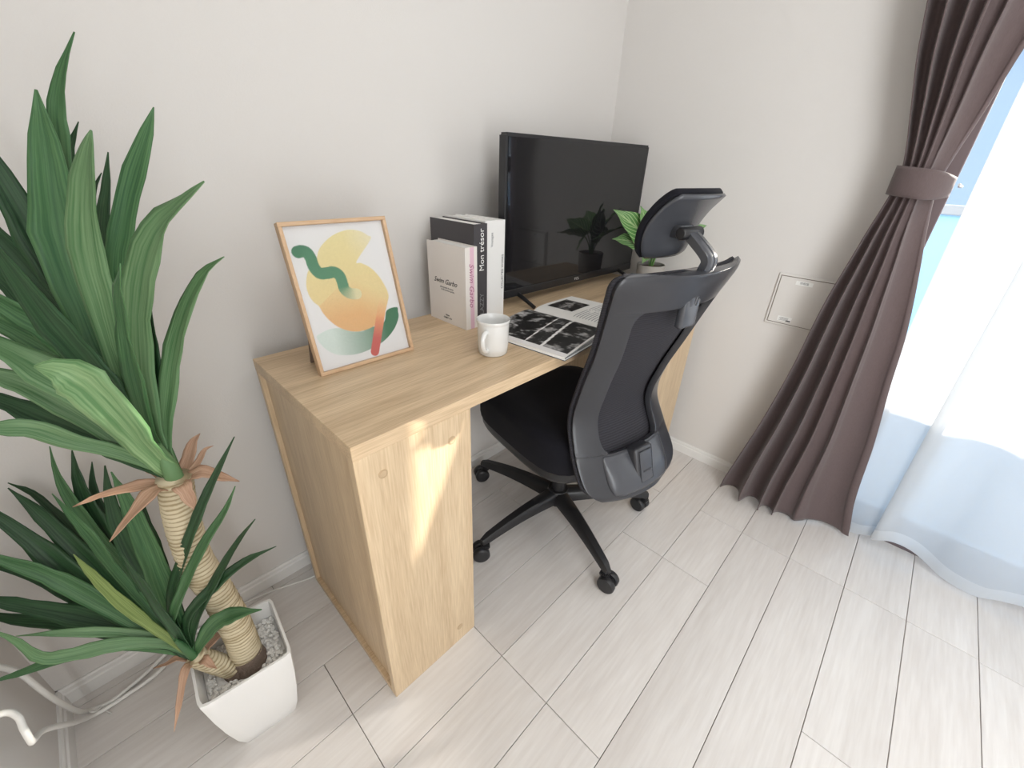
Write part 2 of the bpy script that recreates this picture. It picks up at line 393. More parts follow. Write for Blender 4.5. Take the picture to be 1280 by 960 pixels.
# outside
struct(box('balcony_floor', (XR+.12, -6.0, -.12), (XR+1.6, 2.0, -.05), M_balc))
bal = empty('balcony_railing', (1.50, -2, -.05)); tag(bal, 'light blue balcony panel railing seen through the window', 'railing')
for k in range(5): box('panel', (-.008, -3.9+k*1.56, .08), (.008, -3.9+k*1.56+1.50, 1.0), M_blue, bal)
box('handrail', (-.03, -4.0, 1.0), (.03, 4.0, 1.045), M_balc, bal, .006, 1)
for k in range(6): box('post', (-.02, -3.95+k*1.56, 0), (.02, -3.91+k*1.56, 1.0), M_balc, bal)
nb = empty('neighbour_building', (9, 1, -2.5)); tag(nb, 'grey blue neighbouring building beyond the balcony', 'building')
box('wall', (0, -3, 0), (3, 5, 5.3), M_bldg, nb); box('roof', (-.2, -3.2, 5.3), (3.2, 5.2, 5.45), M_bldg, nb)

# ------------------------------------------------------------------ curtain rail, drape, tieback, sheer
rl = empty('curtain_rail', (-.055, -1.7, 2.12)); tag(rl, 'white double curtain rail above the window', 'rail')
box('track', (-.062, -1.1, 0), (-.042, 1.1, .02), M_rail, rl, .003, 1); box('track', (.028, -1.1, 0), (.048, 1.1, .02), M_rail, rl, .003, 1)
for k in range(3): box('bracket', (-.055, -.95+k*.93, .02), (.0625, -.93+k*.93, .028), M_rail, rl)

DR = [(0, -.765, -1.147, .030), (.04, -.765, -1.143, .030), (.15, -.783, -1.122, .030), (.362, -.818, -1.100, .027), (.561, -.842, -1.070, .024), (.705, -.852, -1.052, .021),
      (.80, -.861, -1.035, .019), (.916, -.878, -1.010, .016), (.98, -.887, -.995, .014), (1.06, -.900, -.980, .011), (1.10, -.903, -.976, .009), (1.14, -.903, -.978, .011), (1.25, -.878, -.994, .017), (1.377, -.847, -1.010, .022),
      (1.6, -.81, -1.05, .026), (2.12, -.74, -1.16, .03)]
NF = 6
def drape_pt(u, v):
    z = v*2.12
    yl, yr, am = interp(DR, z)
    wob = .10*math.sin(5*u+2)+.05*math.sin(11*u+1)
    a = (u-.045*math.sin(2*math.pi*u+.6))*(.97-.20*u*u)+wob*.35*math.sin(math.pi*u)
    ph = 2*math.pi*NF*a+.6
    f = math.sin(ph); f = math.copysign(abs(f)**.75, f)
    amp = am*(.85+.35*math.sin(7.3*u+.4))*(1-.55*max(0, (u-.80)/.2))
    low = max(0, 1-z/.35)**2
    y = yl+(yr-yl)*u+.010*math.cos(ph)*am/.03+low*.012*math.sin(9*u+3)
    x = -.100+.062*max(0, (u-.45)/.55)**1.5+amp*f*(1-.45*max(0, 1-abs(z-1.1)/.14))
    x -= .012*low*(1+math.sin(6*u))
    zz = max(z, .004+.012*abs(math.sin(4*u+1)) if v == 0 else z)
    return (x, y, zz)
cur = grid('curtain', drape_pt, 210, 90, M_drape, None, .0022)
tag(cur, 'brown floor length curtain gathered at the waist beside the window', 'curtain')
# tieback: a wide band around the gather, its tail running to a wall hook
def tie_pt(u, v):
    th = 2*math.pi*u
    yc, ry, rx = -.940, .051, .040
    y = yc-ry*math.cos(th); x = -.092+rx*math.sin(th)
    if math.cos(th) > 0:
        k = math.cos(th)**3; y -= .015*k; x += .030*k
    z = 1.066+.066*v + (y+.943)*.10
    pin = max(0, math.cos(th))**4; z = z*(1-.35*pin)+(1.095)*.35*pin
    x += .004*math.sin(math.pi*v)*(-1 if math.sin(th) < 0 else 1)
    return (x, y, z)
tb = grid('tieback', tie_pt, 64, 8, M_drape, None, .004); tag(tb, 'brown fabric tieback band wrapped round the curtain waist', 'tieback')
tube('hook', [(XR, -1.018, 1.095), (-.02, -1.018, 1.095), (-.045, -1.022, 1.095), (-.058, -1.016, 1.10)], .003, M_rail, tb)

SH = [(-1.085, .0), (-1.062, .006), (-1.040, .0), (-1.048, -.010), (-1.07, -.015), (-1.11, -.010), (-1.15, -.012), (-1.185, -.018), (-1.222, -.006), (-1.218, -.016), (-1.19, -.030), (-1.182, -.038), (-1.20, -.044), (-1.24, -.036), (-1.29, -.018), (-1.335, -.020), (-1.38, -.036), (-1.43, -.046), (-1.48, -.046), (-1.53, -.034), (-1.58, -.022), (-1.64, -.030), (-1.70, -.044), (-1.77, -.03), (-1.85, -.015), (-1.93, -.03), (-2.0, -.045), (-2.1, -.02), (-2.2, -.04), (-2.3, -.02), (-2.4, -.04), (-2.5, -.02), (-2.6, -.03)]
HEMZ = [(-2.7, .03), (-1.6, .035), (-1.52, .025), (-1.48, .012), (-1.42, .012), (-1.38, .020), (-1.315, .045), (-1.26, .058), (-1.215, .035), (-1.17, .008), (-1.0, .006)]
shp = catmull([(y, x, 0) for y, x in SH], 260)
def sheer_at(u, z):
    p = shp[min(int(round(u*259)), 259)]; y, x = float(p[0]), float(p[1])
    k = .55+.45*max(0, 1-z/1.3); y -= .045*max(0, (1-z/1.3))**1.2*max(0, 1-(-1.04-y)/.5) if z < 1.3 else 0
    return (x*k-.004, y, z)
def sheer_pt(u, v):
    y = sheer_at(u, .05)[1]; zb = float(interp(HEMZ, y)[0])
    return sheer_at(u, zb+(2.12-zb)*v)
sh = grid('sheer_curtain', sheer_pt, 259, 40, M_sheer); tag(sh, 'white sheer voile curtain hanging in front of the window', 'curtain')
def hem_pt(u, v):
    y = sheer_at(u, .05)[1]; zb = float(interp(HEMZ, y)[0]); p = sheer_at(u, zb-.001+.042*v)
    return (p[0]-.0012, p[1], p[2])
grid('hem', hem_pt, 259, 3, M_hem, sh)

# ------------------------------------------------------------------ recessed box cover on the right wall
pb = empty('wall_box', (XR, -.79, .65)); tag(pb, 'flat beige square access cover set in the wall behind the curtain', 'access panel')
y1, y0, z0, z1 = .096, -.10, .003, .168
box('surround', (-.006, y0-.003, z0-.003), (0, y1+.003, z1+.003), M_panel, pb, .002, 1)
box('gap_line', (-.0066, y0+.004, z0+.004), (-.0055, y1-.004, z1-.004), M_gap, pb)
dr = box('cover', (-.009, y0+.0062, z0+.0062), (-.006, y1-.0062, z1-.0062), M_panel, pb, .001, 1)
box('sticker', (-.0094, -.004, z1-.027), (-.009, .044, z1-.014), M_sticker, pb)
text('sticker_lettering', '情報盤', .0085, M_inkg, pb, frame_M((-.0095, .020, z1-.0205), (0, -1, 0), (0, 0, 1)))
st = box('sticker', (-.0094, .020, z0+.013), (-.009, .062, z0+.030), M_sticker, pb); st['label'] = 'pale rating sticker with small print'
for k in range(4): box('print_line', (-.0097, .030, z0+.0165+k*.003), (-.0094, .058-.004*(k % 2), z0+.0175+k*.003), M_inkg, pb)
box('print_block', (-.0097, .022, z0+.0145), (-.0094, .036, z0+.0185), M_ink, pb)

# ------------------------------------------------------------------ desk
DX0, DX1, DY0, DY1, DH, DT = -1.4135, -.0701, -.4906, -.05, .72, .0285
desk = empty('desk', ((DX0+DX1)/2, (DY0+DY1)/2, 0)); tag(desk, 'light oak desk with panel pedestal ends against the back wall', 'desk')
def dbox(name, lo, hi, mat, bevel=.0008):
    L = np.array(desk.location); return box(name, tuple(np.array(lo)-L), tuple(np.array(hi)-L), mat, desk, bevel, 1)
dbox('desktop', (DX0, DY0, DH-DT), (DX1, DY1, DH), M_desk_x)
PWD = .2417
for sx in (0, 1):
    xa = DX0 if sx == 0 else DX1-PWD; xb = xa+PWD
    dbox('front_panel', (xa, DY0, 0), (xb, DY0+.018, DH-DT), M_desk_z)
    xo = xa if sx == 0 else xb; s = 1 if sx == 0 else -1
    def sp(name, d0, d1, ya, yb, za, zb, mat):
        X = sorted((xo+s*d0, xo+s*d1)); dbox(name, (X[0], ya, za), (X[1], yb, zb), mat)
    sp('side_panel', .010, .026, DY0+.018, DY1-.002, .018, DH-DT, M_desk_z)
    sp('back_stile', 0, .10, DY1-.018, DY1-.002, 0, DH-DT, M_desk_z)
    sp('bottom_rail', 0, .09, DY0+.018, DY1-.018, 0, .018, M_desk_x)
    sp('inner_panel', PWD-.018, PWD, DY0+.018, DY1-.018, 0, DH-DT, M_desk_z)
    for (cx, cz) in ((.047, .643), (.194, .640), (.193, .054)):
        L = (xa+cx-desk.location.x, DY0-desk.location.y, cz)
        sc_ = lathe('screw_cover', [(.0088, -.0003), (.0088, .0007), (.0074, .0009), (.0072, .0004), (.0069, .0004), (.0066, .0012), (0, .0012)], M_desk_c, desk, 24, loc=L, rot=(R(90), 0, 0))

# ------------------------------------------------------------------ picture frame with abstract print
ART = {"disc":[[0.287,0.804],[0.35,0.853],[0.451,0.899],[0.564,0.924],[0.654,0.927],[0.739,0.91],[0.795,0.881],[0.817,0.853],[0.623,0.717],[0.664,0.701],[0.745,0.662],[0.81,0.598],[0.854,0.52],[0.871,0.451],[0.843,0.4],[0.779,0.319],[0.704,0.269],[0.616,0.245],[0.495,0.235],[0.389,0.253],[0.295,0.295],[0.228,0.351],[0.184,0.414],[0.167,0.46],[0.131,0.495],[0.108,0.54],[0.105,0.594],[0.126,0.65],[0.164,0.699],[0.234,0.722]],"cresc":[[0.069,0.262],[0.1,0.194],[0.165,0.136],[0.259,0.101],[0.401,0.082],[0.561,0.093],[0.716,0.127],[0.843,0.19],[0.92,0.263],[0.935,0.317],[0.93,0.349],[0.812,0.341],[0.753,0.261],[0.616,0.245],[0.495,0.234],[0.388,0.252],[0.294,0.291],[0.191,0.297],[0.099,0.28]],"worm":[[0.116,0.818],[0.153,0.821],[0.191,0.809],[0.211,0.77],[0.216,0.718],[0.249,0.673],[0.312,0.665],[0.381,0.666],[0.426,0.637],[0.435,0.587],[0.44,0.542],[0.483,0.509],[0.543,0.498]],"bar":[[0.583,0.065],[0.813,0.444]],"line":[[0.167,0.46],[0.388,0.567]],"inner":[[0.034,0.975],[0.926,0.98],[0.947,0.023],[0.024,0.03]]}
FW, FH, TILT = .2155, .294, .2516
pf = empty('picture_frame', (-1.3428, -.2334, DH), -.0301); tag(pf, 'oak picture frame with an abstract yellow and green print on the desk', 'picture frame')
Mt = Matrix.Rotation(-TILT, 4, 'X') @ Matrix.Translation((0, 0, .001))      # local: x right, z up the frame, y back
fwid, fd = .0075, .018
def fbox(name, lo, hi, mat, bevel=.0008): return box(name, lo, hi, mat, pf, bevel, 1, M=Mt)
fbox('rail', (0, 0, 0), (FW, fd, fwid), M_frame); fbox('rail', (0, 0, FH-fwid), (FW, fd, FH), M_frame)
fbox('rail', (0, 0, fwid), (fwid, fd, FH-fwid), M_framez); fbox('rail', (FW-fwid, 0, fwid), (FW, fd, FH-fwid), M_framez)
fbox('backing', (fwid-.001, .010, fwid-.001), (FW-fwid+.001, .014, FH-fwid+.001), M_framez, 0)
pane = fbox('pane', (fwid, .0045, fwid), (FW-fwid, .006, FH-fwid), M_glass, 0)
bm = bmesh.new(); Ms = Mt @ Matrix.Translation((.030, .0145, .012)) @ Matrix.Rotation(R(27), 4, 'X')
bm_box(bm, (0, 0, 0), (.028, .003, .115)); 
for v in bm.verts: v.co = Mt @ Matrix.Translation((.010, .016, .135)) @ Matrix.Rotation(R(28), 4, 'X') @ Matrix.Translation((0, 0, -.135)) @ v.co
zmin = min(v.co.z for v in bm.verts)
for v in bm.verts: v.co.z = max(v.co.z, 0.0006)
from_bm('easel_leg', bm, M_bark, pf)
def inpoly(px, py, poly):
    ins = np.zeros(px.shape, bool); n = len(poly)
    for i in range(n):
        x1, y1 = poly[i]; x2, y2 = poly[(i+1) % n]
        c = ((y1 > py) != (y2 > py)) & (px < (x2-x1)*(py-y1)/((y2-y1) or 1e-9)+x1); ins ^= c
    return ins
def segdist(px, py, a, b):
    ax, ay = a; bx, by = b; dx, dy = bx-ax, by-ay; t = np.clip(((px-ax)*dx+(py-ay)*dy)/(dx*dx+dy*dy), 0, 1)
    return np.hypot(px-ax-t*dx, py-ay-t*dy), t
NX, NY = 170, 240
asp = FH/FW
def smooth_poly(P, closed=True):
    Q = [np.array(p+[0.]) for p in P]; out = []
    n = len(Q)
    for i in range(n):
        a, b, c, d = Q[(i-1) % n], Q[i], Q[(i+1) % n], Q[(i+2) % n]
        for t in (0, .25, .5, .75): out.append(0.5*((2*b)+(c-a)*t+(2*a-5*b+4*c-d)*t*t+(3*b-a-3*c+d)*t**3))
    return [(float(p[0]), float(p[1])) for p in out]
def art_color(U, V):
    col = np.zeros(U.shape+(3,)); col[:] = (.80, .785, .775)
    rng = np.random.RandomState(3); grain = 1+.10*(rng.rand(*U.shape)-.5)
    def put(mask, c): 
        c = np.broadcast_to(np.array(c, float), col.shape); col[mask] = (c*grain[..., None])[mask]
    lerp = lambda a, b, t: np.array(a)*(1-t[..., None])+np.array(b)*t[..., None]
    cres = inpoly(U, V, ART['cresc']); t = np.clip((U-.22)/.55, 0, 1)**.9
    put(cres, lerp((.66, .74, .68), (.035, .17, .075), t))
    disc = inpoly(U, V, ART['disc'])
    t = np.clip((V-.45)/.5, 0, 1); base = lerp((.78, .62, .30), (.80, .70, .36), t)
    tt = np.clip((U-.55)/.35, 0, 1)*np.clip((V-.70)/.15, 0, 1); base = base*(1-.55*tt[..., None])+np.array((.80, .77, .68))*(.55*tt[..., None])
    put(disc, base)
    (lx, ly), (mx, my) = ART['line']; side = (U-lx)*(my-ly)-(V-ly)*(mx-lx)
    org = disc & (side > 0) & (V < .62)
    t = np.clip((V-.36)/.24+.55*np.clip((U-.55)/.3, 0, 1), 0, 1)
    put(org, lerp((.76, .45, .20), (.79, .64, .32), t))
    (ax, ay), (bx, by) = ART['bar']; d, t = segdist(U, V*asp, (ax, ay*asp), (bx, by*asp))
    bar = (d < .045); c = lerp((.60, .12, .10), (.78, .36, .16), np.clip((t-.25)/.4, 0, 1)); c = c*(1-np.clip((t-.6)/.4, 0, 1)[..., None])+np.array((.79, .62, .31))*np.clip((t-.6)/.4, 0, 1)[..., None]
    put(bar, c)
    W = catmull([p+[0] for p in ART['worm']], 40); best = np.full(U.shape, 9.); bt = np.zeros(U.shape)
    for i in range(39):
        d, t = segdist(U, V*asp, (W[i][0], W[i][1]*asp), (W[i+1][0], W[i+1][1]*asp)); m = d < best; best[m] = d[m]; bt[m] = (i+t[m])/39
    worm = best < .052; k = np.clip((bt-.80)/.2, 0, 1); c = lerp((.05, .20, .10), (.10, .27, .15), np.clip(bt/.8, 0, 1))
    c = c*(1-k[..., None])+np.array((.74, .68, .42))*k[..., None]
    put(worm, c)
    return col*.93
for k in ('disc', 'cresc'): ART[k] = smooth_poly(ART[k])
def color_grid(name, fn, colors, mat, parent):
    """grid with a colour per vertex (flat print)"""
    ny, nx = colors.shape[:2]
    o = grid(name, fn, nx-1, ny-1, mat, parent, smooth=True)
    at = o.data.color_attributes.new('Col', 'FLOAT_COLOR', 'POINT')
    rgba = np.ones((ny*nx, 4), np.float32); rgba[:, :3] = colors.reshape(-1, 3); at.data.foreach_set('color', rgba.ravel())
    return o
U, V = np.meshgrid(np.linspace(.03, .97, NX), np.linspace(.022, .978, NY))
cs = np.zeros((NY, NX, 3))
for du in (-.0014, .0014):
    for dv in (-.001, .001): cs += art_color(U+du, V+dv)/4
M_print = vcol('art_print', .55)
color_grid('print', lambda u, v: tuple(Mt @ Vector((FW*(.03+.94*u), .0095, FH*(.022+.956*v)))), cs, M_print, pf)

# ------------------------------------------------------------------ books standing on the desk
def book(x0, x1, yf, yb, h, cover, label, cut=True):
    b = empty('book', ((x0+x1)/2, (yf+yb)/2, DH)); tag(b, label, 'book', 'books standing on the desk')
    hw = (x1-x0)/2; hd = (yb-yf)/2; t = .0022
    bm = bmesh.new()
    bm_box(bm, (-hw, -hd, 0), (-hw+t, hd, h)); bm_box(bm, (hw-t, -hd, 0), (hw, hd, h)); bm_box(bm, (-hw+t, -hd, 0), (hw-t, -hd+t, h))
    from_bm('cover', bm, cover, b)
    box('page_block', (-hw+t, -hd+t, .002), (hw-t, hd-.003, h-.003), M_paper, b)
    return b, hw, hd
b1, hw, hd = book(-.953, -.914, -.221, -.066, .209, M_cream, 'small cream and pink book, leftmost of the upright books')
SX = lambda o: frame_M(o, (0, 0, 1), (1, 0, 0))           # spine lettering reading upwards
SXd = lambda o: frame_M(o, (0, 0, -1), (-1, 0, 0))
box('spine_band', (-.004, -hd-.0004, .0), (.009, -hd, .209), M_pinkp, b1)
box('spine_edge', (-hw, -hd-.0003, 0), (-.004, -hd, .209), M_cream, b1)
def spinetext(par, s, size, mat, x, y, z, down=True, shear=0, name='spine_lettering', sx=1.0):
    Mx = frame_M((x, y, z), (0, 0, -1), (1, 0, 0)) if down else frame_M((x, y, z), (0, 0, 1), (-1, 0, 0))
    return text(name, s, size, mat, par, Mx, shear=shear, sx=sx)
spinetext(b1, 'Swim Garbo', .021, M_pink, .0, -hd-.0006, .115, True, .35, sx=1.05)
CX = lambda y, z: frame_M((-hw-.0004, y, z), (0, -1, 0), (0, 0, 1))
text('cover_lettering', 'Swim Garbo', .019, M_ink, b1, CX(.005, .112), shear=.4)
text('cover_lettering', 'photographs & stories', .0062, M_inkg, b1, CX(.000, .0965), shear=.1)
text('cover_lettering', 'of the summer garden', .0062, M_inkg, b1, CX(-.004, .090), shear=.1)
text('cover_lettering', 'Swim', .007, M_ink, b1, CX(.0, .022)); text('cover_lettering', 'GARBO  LTD', .006, M_ink, b1, CX(.0, .014))
b2, hw2, hd2 = book(-.9125, -.868, -.208, -.030, .258, M_bdark, 'charcoal black hardback with pale title lettering on its spine')
spinetext(b2, 'Mon trésor', .0225, M_sticker, .004, -hd2-.0003, .195, False)
spinetext(b2, 'LAZZY', .019, M_inkg, .004, -hd2-.0003, .055, False)
rng = random.Random(4)
b3, hw3, hd3 = book(-.8665, -.8265, -.199, -.035, .262, M_bwht, 'thick white book beside the charcoal hardback')
spinetext(b3, 'Voyages', .011, M_inkg, .004, -hd3-.0003, .215, False)
b4, hw4, hd4 = book(-.8195, -.787, -.190, -.030, .260, M_bwht, 'slim white book, rightmost of the upright books next to the screen')
spinetext(b4, 'COLLECTED WORKS', .010, M_ink, .009, -hd4-.0003, .125, False)

# ------------------------------------------------------------------ mug
mug = empty('mug', (-.998, -.370, DH), 0); tag(mug, 'plain white ceramic mug on the desk in front of the books', 'mug')
lathe('body', [(0, .004), (.020, .0), (.0305, .0), (.0335, .003), (.0350, .02), (.0362, .072), (.0365, .0745), (.0375, .076), (.0382, .081), (.0375, .0825), (.036, .081), (.0345, .068), (.031, .012), (.026, .007), (0, .006)], M_cer, mug, 48)
hdir = Vector((-.93, -.40, 0)).normalized()
hp = catmull([tuple(hdir*a+Vector((0, 0, z))) for a, z in ((.0335, .060), (.046, .061), (.056, .053), (.058, .040), (.053, .027), (.043, .018), (.0305, .017))], 24)
tube('handle', hp, [.0055]*24, M_cer, mug, 12, 1.0)

# ------------------------------------------------------------------ open magazine
mg = empty('magazine', (-.702, -.366, DH), R(6)); tag(mg, 'open magazine with black and white photographs on the desk', 'magazine')
MW, MH = .222, .250
def page_z(s, side):          # s = distance from the spine
    h = .019 if side < 0 else .013
    return .0035+h*(1-math.exp(-s/.016))*(1-(s/MW)**1.5*.80)
box('cover', (-MW-.004, -MH/2-.003, .0004), (MW+.004, MH/2+.003, .0016), M_navy, mg)
box('cover_lining', (-MW-.003, -MH/2-.002, .0016), (MW+.003, MH/2+.002, .0026), M_paper, mg)
def pages(side):
    n = 26; V = []; F = []
    for y in (-MH/2, MH/2):
        for i in range(n+1):
            s = MW*(i/n)**1.6; V.append((side*s, y, page_z(s, side)))
        for i in range(n+1):
            s = MW*(i/n)**1.6; V.append((side*s, y, .0026+(.0026 if side > 0 else .004)*min(1, s/.03)*(1-s/MW)))
    m = 2*(n+1)
    for i in range(n):
        F += [(i, i+1, m+i+1, m+i), (n+1+i, m+n+1+i, m+n+2+i, n+2+i), (i, n+1+i, n+2+i, i+1), (m+i, m+i+1, m+n+2+i, m+n+1+i)]
    F += [(n, 2*n+1, m+2*n+1, m+n)]
    bm = bmesh.new(); vs = [bm.verts.new(v) for v in V]
    for f in F:
        try: bm.faces.new([vs[i] for i in f])
        except ValueError: pass
    return from_bm('page_block', bm, M_paper, mg)
pages(-1); pages(1)
for k in range(3):
    pts = [(-MW*(i/14)**1.6, -MH/2-.0005, .003+(page_z(MW*(i/14)**1.6, -1)-.003)*(.25+.25*k)) for i in range(15)]
    tube('page_edge', pts, .0005, M_navy if k == 1 else M_inkg, mg, 5)
def fbm(x, y, z=0, oct=5):
    a = 0; s = 1; f = 1
    for _ in range(oct): a += s*noise.noise((x*f, y*f, z)); s *= .55; f *= 2.1
    return a
def photo(x, y, seed, dens):
    v = fbm(x*5, y*5, seed)+.55*fbm(x*22, y*14, seed+9, 3)
    return min(1, max(0, .5+v*1.1-dens))
N1, N2 = 120, 110
c = np.zeros((N2, N1, 3))
for j in range(N2):
    for i in range(N1):
        # i: from spine out (0..1), j: near (0) to far (1)
        a, b = i/(N1-1), j/(N2-1)
        d1 = b-(.30+.10*(1-a)); d2 = b-(.50+.06*(1-a))
        if a > .93 or (b < .015): val = .80
        elif abs(d1) < .014 or abs(d2) < .007: val = .82
        elif d1 < 0: val = .015+.5*photo(a, b, 3, .50+.25*(1-a)-.3*max(0, a-.72))
        elif d2 < 0: val = .02+.42*photo(a*1.3, b*2, 7, .62-.5*max(0, a-.6))
        else: val = .012+.62*photo(a, b, 12, .66-.42*max(0, b-.78)*4*max(0, 1-abs(a-.35)*2)-.25*max(0, .35-a))
        c[j, i] = (val, val*.975, val*.96)
M_photo = vcol('magazine_print', .4)
def pagefn(side, s0, s1, y0, y1, lift=.0006): return lambda u, v: (side*(s0+(s1-s0)*u), y0+(y1-y0)*v, page_z(s0+(s1-s0)*u, side)+lift)
o = color_grid('photograph', pagefn(-1, .002, MW-.001, -MH/2+.001, MH/2-.001), c, M_photo, mg)
c2 = np.zeros((60, 90, 3))
for j in range(60):
    for i in range(90):
        a, b = i/89, j/59; val = .02+.5*photo(a*.8, b*.6, 31, .45+.5*max(0, abs(b-.45)-.25)); c2[j, i] = (val, val*.95, val*.93)
color_grid('photograph', pagefn(1, .055, .165, -MH/2+.150, -MH/2+.235), c2, M_photo, mg)
for k in range(11):
    y = -MH/2+.03+k*.0095
    for (s0, s1) in ((.025, .108), (.116, .200)):
        grid('text_line', pagefn(1, s0, s1-.02*(k % 3 == 2), y, y+.0022), 8, 1, M_inkg, mg)

# ------------------------------------------------------------------ television
tv = empty('television', (-.395, -.150, DH), -.035); tag(tv, 'black flat screen television standing on the desk', 'television')
TW, TZ0, TZ1 = .352, .026, .462
bm = bmesh.new(); bm_box(bm, (-TW, -.008, TZ0), (TW, .016, TZ1)); 
bmesh.ops.bevel(bm, geom=[e for e in bm.edges if abs(e.verts[0].co.y-e.verts[1].co.y) > .01], offset=.006, segments=3, affect='EDGES'); from_bm('housing', bm, M_tv, tv)
box('back_cover', (-.26, .016, TZ0+.02), (.26, .05, TZ0+.27), M_tv, tv, .012, 2)
box('screen', (-TW+.009, -.0095, TZ0+.026), (TW-.009, -.0075, TZ1-.009), M_screen, tv)
box('chin', (-TW+.002, -.0115, TZ0+.001), (TW-.002, -.008, TZ0+.024), M_tv, tv, .0012, 1)
text('logo', 'TCL', .012, M_white, tv, frame_M((0, -.0117, TZ0+.0125), (1, 0, 0), (0, 0, 1)), sx=1.3)
for x in (-.285, .268):
    f = tube('foot', [(x, -.080, .006), (x, -.03, .024), (x, 0, .034), (x, .03, .026), (x, .085, .006)], [.0058, .0065, .0075, .0065, .0058], M_tv, tv, 8)

# ------------------------------------------------------------------ small potted plant
sp_ = empty('potted_plant', (-.138, -.305, DH)); tag(sp_, 'small leafy green plant in a round concrete pot on the desk', 'plant')
lathe('pot', [(0, 0), (.044, 0), (.046, .002), (.050, .078), (.049, .080), (.0455, .079), (.044, .066), (0, .066)], M_conc, sp_, 40)
lathe('soil', [(0, .0665), (.044, .0665), (.043, .069), (.02, .073), (0, .074)], M_soil, sp_, 24)
def syn_mat():
    t = NT('variegated_leaf'); uv = t.node('ShaderNodeUVMap', uv_map='UVMap'); sep = t.node('ShaderNodeSeparateXYZ'); t.l(uv.outputs[0], sep.inputs[0])
    m1 = t.node('ShaderNodeMath', operation='SUBTRACT'); m1.inputs[1].default_value = .5; t.l(sep.outputs[0], m1.inputs[0])
    ab = t.node('ShaderNodeMath', operation='ABSOLUTE'); t.l(m1.outputs[0], ab.inputs[0])
    w = t.node('ShaderNodeMath', operation='MULTIPLY_ADD'); w.inputs[1].default_value = -1.0; t.l(ab.outputs[0], w.inputs[0]); t.l(sep.outputs[1], w.inputs[2])
    m5 = t.node('ShaderNodeMath', operation='MULTIPLY'); m5.inputs[1].default_value = 46; t.l(w.outputs[0], m5.inputs[0])
    sn = t.node('ShaderNodeMath', operation='SINE'); t.l(m5.outputs[0], sn.inputs[0])
    ve = t.node('ShaderNodeMapRange'); ve.inputs[1].default_value = .55; ve.inputs[2].default_value = 1.0; t.l(sn.outputs[0], ve.inputs[0])
    mid = t.node('ShaderNodeMapRange'); mid.inputs[1].default_value = .06; mid.inputs[2].default_value = .0; t.l(ab.outputs[0], mid.inputs[0])
    mx = t.node('ShaderNodeMath', operation='MAXIMUM'); t.l(ve.outputs[0], mx.inputs[0]); t.l(mid.outputs[0], mx.inputs[1])
    cr = t.node('ShaderNodeValToRGB'); cr.color_ramp.elements[0].color = (.09, .24, .06, 1); cr.color_ramp.elements[1].color = (.42, .56, .28, 1)
    t.l(mx.outputs[0], cr.inputs[0]); t.l(cr.outputs[0], t.p.inputs['Base Color']); t.p.inputs['Roughness'].default_value = .4
    return t.m
M_syn = syn_mat()
M_stem = plain('green_stem', (.14, .30, .08), .5)
def heart_leaf(par, base, tip, width, nrm, mat, name='leaf', droop=.1, fold=.18):
    base = np.array(base, float); tip = np.array(tip, float); L = np.linalg.norm(tip-base); t = (tip-base)/L
    n = np.array(nrm, float); n -= t*(n@t); n /= np.linalg.norm(n); s = np.cross(t, n)
    def fn(u, v):
        a = (u-.5)*2
        wv = width*.5*(math.sin(math.pi*min(1, v*.93+.07)**.60))*(1 if v < .98 else .4)
        if v < .0001: wv = width*.16
        back = -.10*L*abs(a)*max(0, 1-v*4)
        return base+t*(L*v+back)+s*(a*wv)+n*(fold*abs(a)*wv-droop*L*(v-.5)**2*2+.03*width*math.sin(v*18+a*2)*abs(a))
    return grid(name, fn, 8, 14, mat, par, uvs=True)
SP = [((-.116, .112, .263), (.022, .014, .150), .112), ((-.040, .055, .275), (-.01, .012, .165), .085), ((-.088, -.010, .096), (-.012, -.006, .172), .062),
      ((.100, -.130, .225), (.028, -.03, .165), .080), ((-.10, .115, .165), (-.02, .035, .150), .080), ((.0, -.150, .195), (.0, -.035, .160), .080),
      ((-.150, -.060, .165), (-.035, -.02, .150), .075), ((.115, .09, .190), (.03, .03, .150), .075), ((.125, -.02, .150), (.03, -.01, .150), .07), ((.05, .075, .255), (.015, .02, .16), .08)]
for k, (tip, kn, wd) in enumerate(SP):
    st = catmull([(kn[0]*.12, kn[1]*.12, .068), (kn[0]*.4, kn[1]*.4, .068+.55*(kn[2]-.068)), kn], 8)
    tube('stem', st, .0022, M_stem, sp_, 6)
    nr = (-.4, -.5, .75) if k not in (0, 2) else (-.62, -.62, .48)
    heart_leaf(sp_, kn, tip, wd, nr, M_syn)

# ------------------------------------------------------------------ office chair
CH = empty('office_chair', (-.683, -.377, 0), R(-10.8)); tag(CH, 'black mesh back office chair with headrest pulled up to the desk', 'chair')
